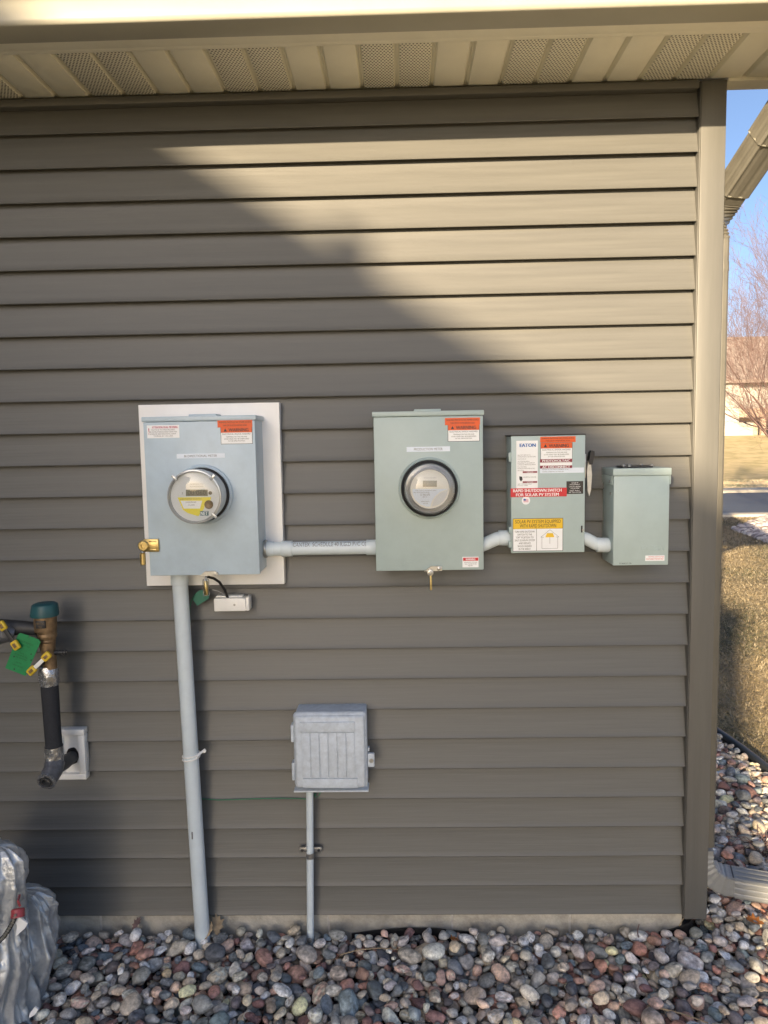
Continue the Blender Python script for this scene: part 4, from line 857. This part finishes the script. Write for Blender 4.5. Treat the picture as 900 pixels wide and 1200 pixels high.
for x in (s0+.009, s1-.010): MB().lathe((x, -.016, c.z), (0, -1, 0), [(.005, 0), (.0045, .002), (.0015, .0025), (.0001, .0018)], 14).build('screw', M['dark'], so_)
p = [W(q[0], q[1], -.03) for q in ((376, 927), (374, 932), (370.5, 934.5), (368.5, 930))]
o = MB().tube(p, .0014, 8).build('green_wire', M['greenwire'], org=tuple(p[0])); tag(o, 'short loop of green wire just under the ribbed utility box', 'wire')

# ------------------------------------------------------------------ vacuum breaker, insulated pipe and vent flange
YB = -.12
bf = thing('backflow_preventer', 'bronze vacuum breaker with teal cap on a black insulated vertical pipe', 'valve', tuple(W(62, 900, -.1)))
def L3(px, py, Y=YB): return W(px, py, Y)
def lathe_px(rows, Y, mt, name, par=bf, n=32):     # rows of (x_left, x_right, y) read in the photo
    m = MB(); k = (Y-CAM.y)/F_PX; prev = []
    c = [W((r[0]+r[1])/2, r[2], Y) for r in rows]; rings = []
    for q, r in zip(c, rows): rings.append(m.ring(q, Vector((1, 0, 0)), Vector((0, 1, 0)), (r[1]-r[0])/2*k, n))
    for a_, b_ in zip(rings, rings[1:]):
        for i in range(n): m.bm.faces.new((a_[i], a_[(i+1) % n], b_[(i+1) % n], b_[i]))
    m.bm.faces.new(rings[0]); m.bm.faces.new(rings[-1][::-1]); return m.build(name, mt, par, smooth=40)
lathe_px([(41, 64, 706.6), (38.2, 66.8, 708), (37.2, 67.8, 711), (36, 68.6, 719), (36.4, 68.4, 721.5), (39, 66, 722)], YB, M['teal'], 'cap')
lathe_px([(39.8, 66, 721), (39.8, 66, 723), (40.5, 66.2, 736), (41, 66.2, 739), (44.5, 66, 741.5), (43.8, 66.5, 743), (44, 66.4, 746), (47, 65, 749), (46.5, 65.4, 750.5), (48.4, 64.2, 753)], YB, M['bronze'], 'body')
q0, q1 = W(41.5, 728, YB-.035), W(53, 736.5, YB-.035)
pl = MB().box(q0.x, q1.x, YB-.037, YB-.025, q1.z, q0.z, .001).build('name_plate', M['dark'], bf)
lettering([('FEBCO', (q0.x+q1.x)/2, (q0.z+q1.z)/2+.004, .006, .026, 'F'), ('765', (q0.x+q1.x)/2, (q0.z+q1.z)/2-.006, .005, .018)], YB-.0375, M['bronze'], pl)
lathe_px([(47, 65, 752.5), (46.5, 64.5, 757), (48.5, 65, 764), (50.5, 66, 772), (51, 67, 783)], YB, M['bronze'], 'lower_body')
lathe_px([(47, 66.5, 780), (45.5, 68.5, 786), (46, 69, 795), (47.5, 69.3, 801), (48.3, 68.6, 804)], YB+.004, M['duct'], 'tape_wrap')
lathe_px([(47.9, 68.4, 803), (49.5, 69.5, 825), (51.5, 71, 850), (53.7, 73.2, 877)], YB, M['foam'], 'pipe_insulation')
lathe_px([(52.3, 74, 874), (52.6, 74.2, 884), (53.8, 75, 893), (55, 75.6, 897)], YB, M['duct'], 'tape_wrap')
pe0, pe1, pe2 = W(64.5, 893, YB), W(62, 903, YB-.02), W(55, 915, YB-.06)
MB().tube([pe0, pe1, pe2], [.030, .030, .027], 24, caps=False).build('drain_elbow', M['ductd'], bf)
dirp = (pe2-pe1).normalized()
MB().lathe(pe2-dirp*.004, dirp, [(.0265, 0), (.0285, .004), (.0285, .010), (.021, .011), (.019, -.012), (.0001, -.014)], 28).build('drain_mouth', M['duct'], bf)
MB().lathe(pe2+dirp*.0005, dirp, [(.0165, -.01), (.0165, .006), (.0125, .007), (.0115, -.004), (.0001, -.006)], 24).build('inner_pipe', M['dark'], bf)
MB().tube([W(66, 898, YB), W(76, 893, -.07), W(84.5, 887, -.012)], [.026, .023, .019], 20).build('wall_pipe', M['dark'], bf)
cc = W(64, 765, YB); 
m = MB().tube([cc, W(70, 764.5, YB), W(79, 764, YB)], [.008, .0065, .004], 12)
for px in (66, 69.5, 73, 76): m.lathe(W(px, 764.6, YB), (1, 0, 0), [(.0085, 0), (.0085, .004)], 8)
m.build('test_cock', M['dark'], bf)
# lever handle with two yellow grips
def lever(ax_, bx_, Y, par, bar=M['white']):
    A, B = W(*ax_, Y), W(*bx_, Y); d = (B-A).normalized()
    h = MB().bar(A, B, .012, .006, .001).build('lever_bar', bar, par)
    for p_, s_ in ((A, 1), (B, -1)):
        MB().bar(p_-d*s_*.012, p_+d*s_*.018, .023, .013, .005).build('yellow_grip', M['yellow'], h)
        MB().bar(p_-d*s_*.003, p_+d*s_*.009, .008, .0015).build('grip_mark', M['bronze'], h) if False else None
        m = MB().bar(p_-d*s_*.004-Vector((0, .0070, 0)), p_+d*s_*.010-Vector((0, .0070, 0)), .009, .0015); m.build('grip_mark', M['bronze'], h)
    return h
lever((55.3, 768.5), (36.5, 786.5), YB-.045, bf)
MB().tube([W(47, 776, YB-.04), W(52, 776, YB)], .009, 14).build('valve_stem', M['dark'], bf)
inl = thing('shutoff_valve', 'tape wrapped shutoff valve with yellow lever at the left edge beside the teal capped breaker', 'valve', tuple(W(10, 740, -.1)))
MB().tube([W(-30, 738, YB), W(0, 735, YB), W(30, 736, YB), W(44, 737, YB)], [.024, .026, .022, .02], 20).build('pipe', M['dark'], inl)
MB().tube([W(-6, 745, YB-.02), W(6, 741, YB-.02), W(17, 742, YB-.01)], [.030, .032, .022], 20).build('tape_wrap', M['ductd'], inl)
lever((2, 732.5), (19, 757), YB-.055, inl, M['dark'])
p = [W(q[0], q[1], YB-.04) for q in ((6.4, 782.7), (30.3, 791.8), (47.7, 752.4), (46, 749.5), (36, 745.5), (33, 748.5), (35, 744.8), (24, 741.6), (21.5, 743.5))]
gt = MB().plate([(v.x, v.z) for v in p], YB-.042, YB-.040).build('green_tag', M['green'], org=tuple(p[0]), smooth=0); tag(gt, 'bright green plastic inspection tag hanging from the vacuum breaker', 'tag')
# tag print
a0, a1, a2 = W(9.5, 780, YB-.042), W(29.5, 787.5, YB-.042), W(25.5, 747, YB-.042); ux = (a1-a0).normalized(); uz = Vector((-ux.z, 0, ux.x))
lt_ = lettering([(t, 0, z, h, w_, 'C', .01) for t, z, h, w_ in (('DO NOT REMOVE', .088, .0068, .052), ('INSPECTED', .078, .005, .04), ('DATE', .052, .004, .02), ('BY ORDER OF THE', .044, .004, .04), ('WATER DEPARTMENT', .036, .004, .044), ('TESTED', .020, .004, .02), ('WINTERIZED', .010, .005, .034))], 0, M['tgreen'], gt)
mid = a0.lerp(a1, .5)
for v in lt_.data.vertices:
    q = v.co+ORG[gt]; r = mid+ux*q.x+uz*q.z; v.co = Vector((r.x, YB-.0425, r.z))-ORG[gt]
for px, py in ((16.5, 769.5), (36.5, 766.5), (36.5, 773.5), (17, 784)):
    q = W(px, py, YB-.042); MB().lathe(q, (0, -1, 0), [(.0022, 0), (.0022, .0006)], 8).build('punch_hole', M['ink'], gt)
# white flange on the siding
fl = thing('vent_flange', 'white plastic mounting flange on the siding behind the insulated pipe', 'flange', tuple(W(87, 884, 0)))
fx0 = W(73, 885, -.02).x; fx1 = (W(98.2, 855, -.02).x+W(101, 914, -.02).x)/2; fz0, fz1 = W(87, 914, -.02).z, W(87, 855.2, -.02).z
for a_, b_, c_, d_ in ((fx0-.02, fx1, fz1-.020, fz1), (fx0-.02, fx1, fz0, fz0+.020), (fx1-.022, fx1, fz0+.0205, fz1-.0205), (fx0-.02, fx0-.0, fz0+.0205, fz1-.0205)):
    MB().box(a_, b_, -.020, .012, c_, d_, .003).build('frame_side', M['white'], fl)
MB().box(fx0-.002, fx1-.020, -.006, .012, fz0+.018, fz1-.018).build('inner_plate', M['white'], fl)
q = W(85.5, 885.5, -.006); m = MB(); nn = 14
m.plate([(q.x+(.019+.005*random.random())*math.cos(2*math.pi*i/nn), q.z+(.026+.006*random.random())*math.sin(2*math.pi*i/nn)) for i in range(nn)], -.0075, -.005); m.build('broken_hole', M['black'], fl, smooth=0)

# ------------------------------------------------------------------ silver cover at the left
def lobe(rows, Ycen, zbot, depth, seed, name, par, nt=260, nv=170, radx=None):
    """rows: (px_right, py) silhouette; returns a draped closed surface"""
    P_ = [W(px, py, Ycen) for px, py, _ in rows]; rx = [r for _, _, r in rows]
    zs = np.array([p.z for p in P_]); xr_ = np.array([p.x for p in P_]); o = np.argsort(zs); zs, xr_, rx = zs[o], xr_[o], np.array(rx)[o]
    zz = zs.min()+(zs.max()-zs.min())*(1-(1-np.linspace(0, 1, nv))**1.6); V = []
    for j, z in enumerate(zz):
        r = np.interp(z, zs, rx); xr0 = np.interp(z, zs, xr_); cx_ = xr0-r
        for i in range(nt):
            t = 2*math.pi*i/nt; u = Vector((math.cos(t)*1.6+seed, math.sin(t)*1.6, z*2.2+seed*3))
            f = noise.noise(u*2.2+Vector((0, 0, z*2)))*.045
            rid = 1-abs(noise.noise(Vector((math.cos(t)*3.0+seed+z*1.5, math.sin(t)*3.0-z*1.2, z*1.2))))*2.4
            rid2 = 1-abs(noise.noise(Vector((math.cos(t)*7-z*3, math.sin(t)*7+seed, z*2.6))))*2.2
            rid3 = 1-abs(noise.noise(Vector((math.cos(t)*15+z*11, math.sin(t)*15-z*9+seed, z*14))))*2.2; rid4 = 1-abs(noise.noise(Vector((math.cos(t)*30-z*16, math.sin(t)*30, z*26+seed))))*2.2
            q = (f*.8+.026*rid*abs(rid)-.014+.011*rid2+.004*rid3+.0015*rid4-.008)*min(1, (zs.max()-z)/.05+.25)
            fr = r+q; V.append((cx_+fr*math.cos(t), Ycen+fr*math.sin(t)*depth, z))
    F_ = [(j*nt+i, j*nt+(i+1) % nt, (j+1)*nt+(i+1) % nt, (j+1)*nt+i) for j in range(nv-1) for i in range(nt)]
    V.append((np.mean([v[0] for v in V[-nt:]]), Ycen, zz[-1]+.002)); top = len(V)-1
    tf = [(top, (nv-1)*nt+i, (nv-1)*nt+(i+1) % nt, (nv-1)*nt+(i+1) % nt) for i in range(nt)]
    me = bpy.data.meshes.new(name); V = [tuple(Vector(v)-ORG[par]) for v in V]
    me.from_pydata(V, [], F_+[(a, b, c) for a, b, c, _ in tf]); me.update(); me.polygons.foreach_set('use_smooth', [True]*len(me.polygons))
    return link_mesh(name, me, M['tarp'], par)
tc_ = thing('covered_spigot', 'silver fabric cover bunched over garden equipment at the bottom left corner', 'cover', tuple(W(15, 1195, -.36)))
lobe([(1, 991.5, .02), (9, 994, .06), (15, 999, .09), (20, 1007, .115), (23.5, 1020, .135), (24.5, 1032, .14), (23.5, 1050, .15), (22, 1075, .155), (22, 1110, .16), (26, 1150, .17), (30, 1195, .17), (33, 1225, .16)], -.42, -.1, .8, 3.1, 'upright_bundle', tc_)
lobe([(27, 1045, .03), (40, 1049, .07), (50, 1058, .10), (57, 1068, .12), (60, 1080, .13), (64, 1098, .145), (64.5, 1112, .15), (61, 1128, .15), (56, 1143, .15), (50, 1160, .14), (45, 1174, .13), (38, 1192, .12), (34, 1215, .12)], -.30, -.1, .85, 8.4, 'side_bundle', tc_)
c = W(21, 1066, -.57); MB().lathe(c, (.15, -.45, -.85), [(.006, -.004), (.014, -.003), (.0165, 0), (.0165, .018), (.012, .019), (.011, .008), (.0001, .008)], 20).build('red_cap', M['redplastic'], tc_)
MB().tube([W(23, 1049, -.50), W(21, 1056, -.53), W(23.5, 1062, -.53)], .003, 10).build('red_strap', M['redplastic'], tc_)
c = [W(*q, -.575) for q in ((17, 1073.5), (24, 1074.5), (33, 1081.5), (30, 1087), (19, 1096.5), (20.5, 1084))]
MB().plate([(v.x, v.z) for v in c], -.578, -.573).build('paper_tag', M['paper'], tc_, smooth=0)
ch = [W(*q, -.585) for q in ((19, 1071), (15.5, 1080), (10.5, 1089), (5, 1097), (-1, 1103), (-8, 1108))]
cst = tc_
link0 = None
acc = [];
for i in range(len(ch)-1):
    for k in range(3): acc.append(ch[i].lerp(ch[i+1], k/3))
m = MB().tube(acc, .006, 8); st0 = m.build('strap', M['black'], tc_)
for i, q in enumerate(acc):
    MB().lathe(q+Vector((0, -.004, 0)), (0, -1, 0), [(.0035, 0), (.0035, .003), (.0001, .0032)], 10).build('strap_stud', M['zinc'], st0)
p = [W(*q, -.46) for q in ((43, 1177), (47, 1180), (43, 1186), (36, 1190), (37, 1184))]
MB().plate([(v.x, v.z) for v in p], -.47, -.465).build('paper_corner', M['paper'], tc_, smooth=0)

# ------------------------------------------------------------------ things lying on the gravel
fb = [G(px, py, -.05) for px, py in ((415, 1093), (440, 1090), (475, 1087), (510, 1088), (548, 1092))]
o = MB().plate([(W(p_[0], p_[1], .004).x, W(p_[0], p_[1], .004).z) for p_ in ((412, 1094), (440, 1090.2), (475, 1087.3), (510, 1087.5), (550, 1092), (550, 1110), (412, 1110))], .001, .006).build('landscape_fabric', M['black'], org=tuple(W(480, 1095, .004)), smooth=0); tag(o, 'curl of black landscape fabric against the foundation behind the pebbles', 'fabric')
o = MB().plate([(W(p_[0], p_[1], .004).x, W(p_[0], p_[1], .004).z) for p_ in ((772, 1092), (790, 1088), (808, 1081), (811, 1077), (811, 1100), (772, 1100))], .001, .006).build('landscape_fabric', M['black'], org=tuple(W(790, 1095, .004)), smooth=0); tag(o, 'black landscape fabric edge in the gap under the corner post', 'fabric')
def stick(pts, r, label, Z=-.04, mt='twig'):
    p = [G(a_, b_, Z+dz) for a_, b_, dz in pts]; o = MB().tube(p, [r*(1-.5*i/len(p)) for i in range(len(p))], 8).build('twig', M[mt], org=tuple(p[0])); tag(o, label, 'twig')
stick([(758, 1179, .0), (775, 1182, .005), (800, 1188, .004), (830, 1199, .0)], .003, 'pale dry stick lying on the gravel near the bottom right')
stick([(398, 1119, .01), (420, 1113, .014), (445, 1111, .012), (468, 1113, .01)], .0022, 'thin curved grass stalk on the gravel in front of the black fabric')
stick([(796, 1085, .05), (801, 1076, .07)], .0018, 'short pale stalk standing under the corner post')
stick([(748, 1098, .0), (747, 1090, .03), (749, 1083, .05)], .002, 'dark upright stalk beside the foundation near the corner', mt='bark')
def leaf(px, py, s, label, mt='leaf', lift=.0, Z=-.035, rot=0):
    c = G(px, py, Z); ol = [(0, -1), (.35, -.75), (.3, -.5), (.75, -.45), (.5, -.1), (.95, .2), (.5, .35), (.45, .75), (.15, .7), (0, 1.05), (-.15, .7), (-.5, .75), (-.45, .35), (-.9, .25), (-.5, -.1), (-.7, -.5), (-.3, -.5), (-.3, -.78)]
    m = MB(); cr, sr = math.cos(rot), math.sin(rot)
    def f(u, v, dz): 
        a_, b_ = u*cr-v*sr, u*sr+v*cr
        return Vector((c.x+a_*s, c.y+b_*s, c.z+s*(.5*u*u+.35*v*v*(1 if v > 0 else .2))+lift*s*v+dz))
    top = [m.bm.verts.new(f(u, v, .0006)) for u, v in ol]; cen = m.bm.verts.new(f(0, 0, .0006)); bot = [m.bm.verts.new(f(u, v, 0)) for u, v in ol]; cb = m.bm.verts.new(f(0, 0, 0)); n = len(ol)
    for i in range(n):
        m.bm.faces.new((cen, top[i], top[(i+1) % n])); m.bm.faces.new((cb, bot[(i+1) % n], bot[i])); m.bm.faces.new((top[i], bot[i], bot[(i+1) % n], top[(i+1) % n]))
    o = m.build('oak_leaf', M[mt], org=tuple(c), smooth=60); tag(o, label, 'leaf')
leaf(884, 1080, .03, 'orange brown dead leaf on the gravel below the downspout extension', rot=1.1)
leaf(254, 1085, .028, 'curled brown leaf cluster beside the foot of the thick conduit', 'twig', .6, rot=.3, Z=-.02)
leaf(244, 1092, .02, 'small curled brown leaf standing against the thick conduit', 'twig', .9, rot=-.5, Z=-.02)
leaf(160, 1083, .018, 'tiny dark curled leaf against the foundation at left', 'bark', .6, rot=-.5, Z=-.02)
leaf(532, 1101, .016, 'small ochre leaf scrap caught between pebbles at centre', 'leaf', .3, rot=2, Z=-.03)
# dry perennial clump beyond the extension
m = MB(); cl = G(893, 1000, -.08)
for _ in range(70):
    a_ = random.uniform(0, 6.28); r_ = random.uniform(.02, .13); p0_ = cl+Vector((random.gauss(.03, .03), random.gauss(0, .03), 0)); m.tube([p0_, p0_+Vector((math.cos(a_)*r_*.5, math.sin(a_)*r_*.5, .035+random.random()*.03)), p0_+Vector((math.cos(a_)*r_, math.sin(a_)*r_, random.uniform(.0, .06)))], .0014, 4)
o = m.build('dead_perennial', M['bark'], org=tuple(cl)); tag(o, 'clump of dead brown stems in the gravel beyond the downspout extension', 'plant')

# ------------------------------------------------------------------ bare tree beside the street
tr = thing('bare_tree', 'leafless red-brown multi-stemmed tree standing in the pale rock bed', 'tree', (6.95, 11.2, -.12))
tm, cm = MB(), None
Vt, Ft = [], []
def seg(p0, p1, r0, r1):
    t = (p1-p0).normalized(); a = Vector((0, 0, 1)) if abs(t.z) < .9 else Vector((1, 0, 0)); x = a.cross(t).normalized(); y = t.cross(x); b = len(Vt)
    for c_, r_ in ((p0, r0), (p1, r1)):
        for k in range(3): an = 2.094*k; Vt.append(c_+(x*math.cos(an)+y*math.sin(an))*r_)
    for k in range(3): k2 = (k+1) % 3; Ft.append((b+k, b+k2, b+3+k2, b+3+k))
rnd = random.Random(5)
def grow(p, d, L, r, lv):
    n = 4 if lv < 3 else 3
    for i in range(n):
        d = (d+Vector((rnd.gauss(0, .13), rnd.gauss(0, .13), rnd.gauss(.07, .1)))).normalized(); q = p+d*(L/n); r2 = r*.86
        seg(p, q, r, r2); p, r = q, r2
        if lv < 5 and (i > 0 or lv > 0):
            for _ in range(1 if (lv < 2 or rnd.random() < .22) else 2):
                ax_ = Vector((rnd.gauss(0, 1), rnd.gauss(0, 1), rnd.gauss(0, 1))).normalized(); dd = (d+ax_*rnd.uniform(.5, .95)+Vector((0, 0, .12))).normalized()
                grow(p, dd, L*rnd.uniform(.52, .74), max(r*.56, .0017), lv+1)
base_ = Vector((6.95, 11.2, -.12))
for k in range(9):
    a_ = k*2*math.pi/9+.3; grow(base_+Vector((math.cos(a_)*.12, math.sin(a_)*.12, 0)), Vector((math.cos(a_)*.62, math.sin(a_)*.62, 1)).normalized(), 2.75, .045, 0)
print('tree verts', len(Vt))
npmesh('branches', np.array([v[:] for v in Vt]), np.array(Ft), M['bark'], parent=tr, smooth=True)
MB().tube([(6.95, 11.2, -.16), (6.95, 11.2, .05), (6.97, 11.2, .35)], [.16, .13, .09], 10).build('trunk', M['bark'], tr)

# ------------------------------------------------------------------ far house across the street
YH = 45.0; zb_ = 1.55
fh = thing('far_house', 'white house with brown roof across the street beyond the dry lawn', 'house', tuple(W(880, 519, YH)))
def hb(x0, y0, x1, y1, ya, yb_, mt, name, par=fh):
    a_, b_ = W(x0, y0, YH), W(x1, y1, YH); return MB().box(a_.x, b_.x, YH+ya, YH+yb_, b_.z, a_.z).build(name, mt, par, smooth=0)
hb(700, 446, 1100, 486, 0, 8, M['hwall'], 'upper_wall'); hb(700, 486, 1100, 530, .9, 8, M['htrim'], 'lower_wall')
hb(700, 446, 860.5, 530, -.5, 8, M['hwall'], 'left_bay')
for y in np.arange(449, 520, 3.2): pass
hb(861.5, 479, 1100, 485, -.25, 1.0, M['htrim'], 'deck_beam'); hb(891, 485, 895, 530, -.2, .05, M['htrim'], 'deck_post'); hb(940, 485, 944, 530, -.2, .05, M['htrim'], 'deck_post')
hb(867.5, 494, 889.5, 521, .82, .95, M['hwall'], 'garage_door')
o = hb(896.5, 488, 935, 515, .8, .95, M['hdark'], 'window'); hb(863.5, 447.5, 866, 478, -.06, .1, M['htrim'], 'corner_trim')
o = hb(872, 452, 888, 472, -.08, .1, M['hdark'], 'window') if False else None
a_, b_ = W(690, 448, YH-.9), W(1110, 448, YH-.9); c_ = W(800, 396, YH+4)
MB().prism([(YH-.9, a_.z), (YH+4, c_.z), (YH+9, a_.z), (YH+9, a_.z-.2), (YH-.9, a_.z-.2)], lambda y, z: Vector((a_.x, y, z)), lambda y, z: Vector((b_.x, y, z))).build('roof', M['hroof'], fh, smooth=0)
# bare woods behind the far house
Vw, Fw = [], []; Vt, Ft = [], []
for _ in range(2600):
    x = rnd.uniform(14, 60); y = rnd.uniform(60, 72); h = rnd.uniform(3.0, 7.5); p = Vector((x, y, 1.5)); top_ = p+Vector((rnd.gauss(0, .6), 0, h)); seg(p, top_, .06, .015)
    for _ in range(4):
        q = p.lerp(top_, rnd.uniform(.35, .9)); seg(q, q+Vector((rnd.gauss(0, .8), rnd.gauss(0, .3), rnd.uniform(.4, 1.4))), .025, .008)
o = npmesh('distant_woods', np.array([v[:] for v in Vt]), np.array(Ft), M['bark'], smooth=False); tag(o, 'distant leafless brown woods behind the far house', 'woods', kind='stuff')

# ------------------------------------------------------------------ neighbouring house behind and left of the camera (its eave throws the diagonal shade)
t_ = math.tan(SUN_EL)/math.cos(SUN_AZ); HN = 5.6; pA = W(203, 166, .005)
XN = pA.x-(HN-pA.z)/t_*math.tan(SUN_AZ); print('neighbour eave x', XN, 't', t_)
nb_ = thing('neighbour_house', 'taupe neighbouring house with brown roof beside the yard', 'house', (XN-3, -8, -.13))
MB().box(XN-7, XN-.02, -15.15, -1.4, -.2, HN-.16).build('wall', M['nwall'], nb_, smooth=0)
MB().prism([(XN, HN), (XN-3.9, HN+1.5), (XN-7.8, HN), (XN-7.8, HN-.15), (XN, HN-.15)], lambda x, z: Vector((x, -15.2, z)), lambda x, z: Vector((x, -.9, z))).build('roof', M['hroof'], nb_, smooth=0)
pB = W(407, 285, .005); dB = (pB.x-XN)/math.tan(SUN_AZ); ptop = W(407, 261, .005).z+dB*t_
MB().box(XN-.03, XN+.0, -dB-.17, -dB+.06, HN-.1, ptop, .004).build('eave_vent', M['htrim'], nb_)
for y in (-4, -8, -12):
    wn = MB().box(XN-.03, XN-.005, y-.6, y+.6, 1.0, 2.3).build('window', M['white'], nb_, smooth=0); MB().box(XN-.02, XN-.003, y-.52, y+.52, 1.08, 2.22).build('pane', M['hdark'], wn, smooth=0)
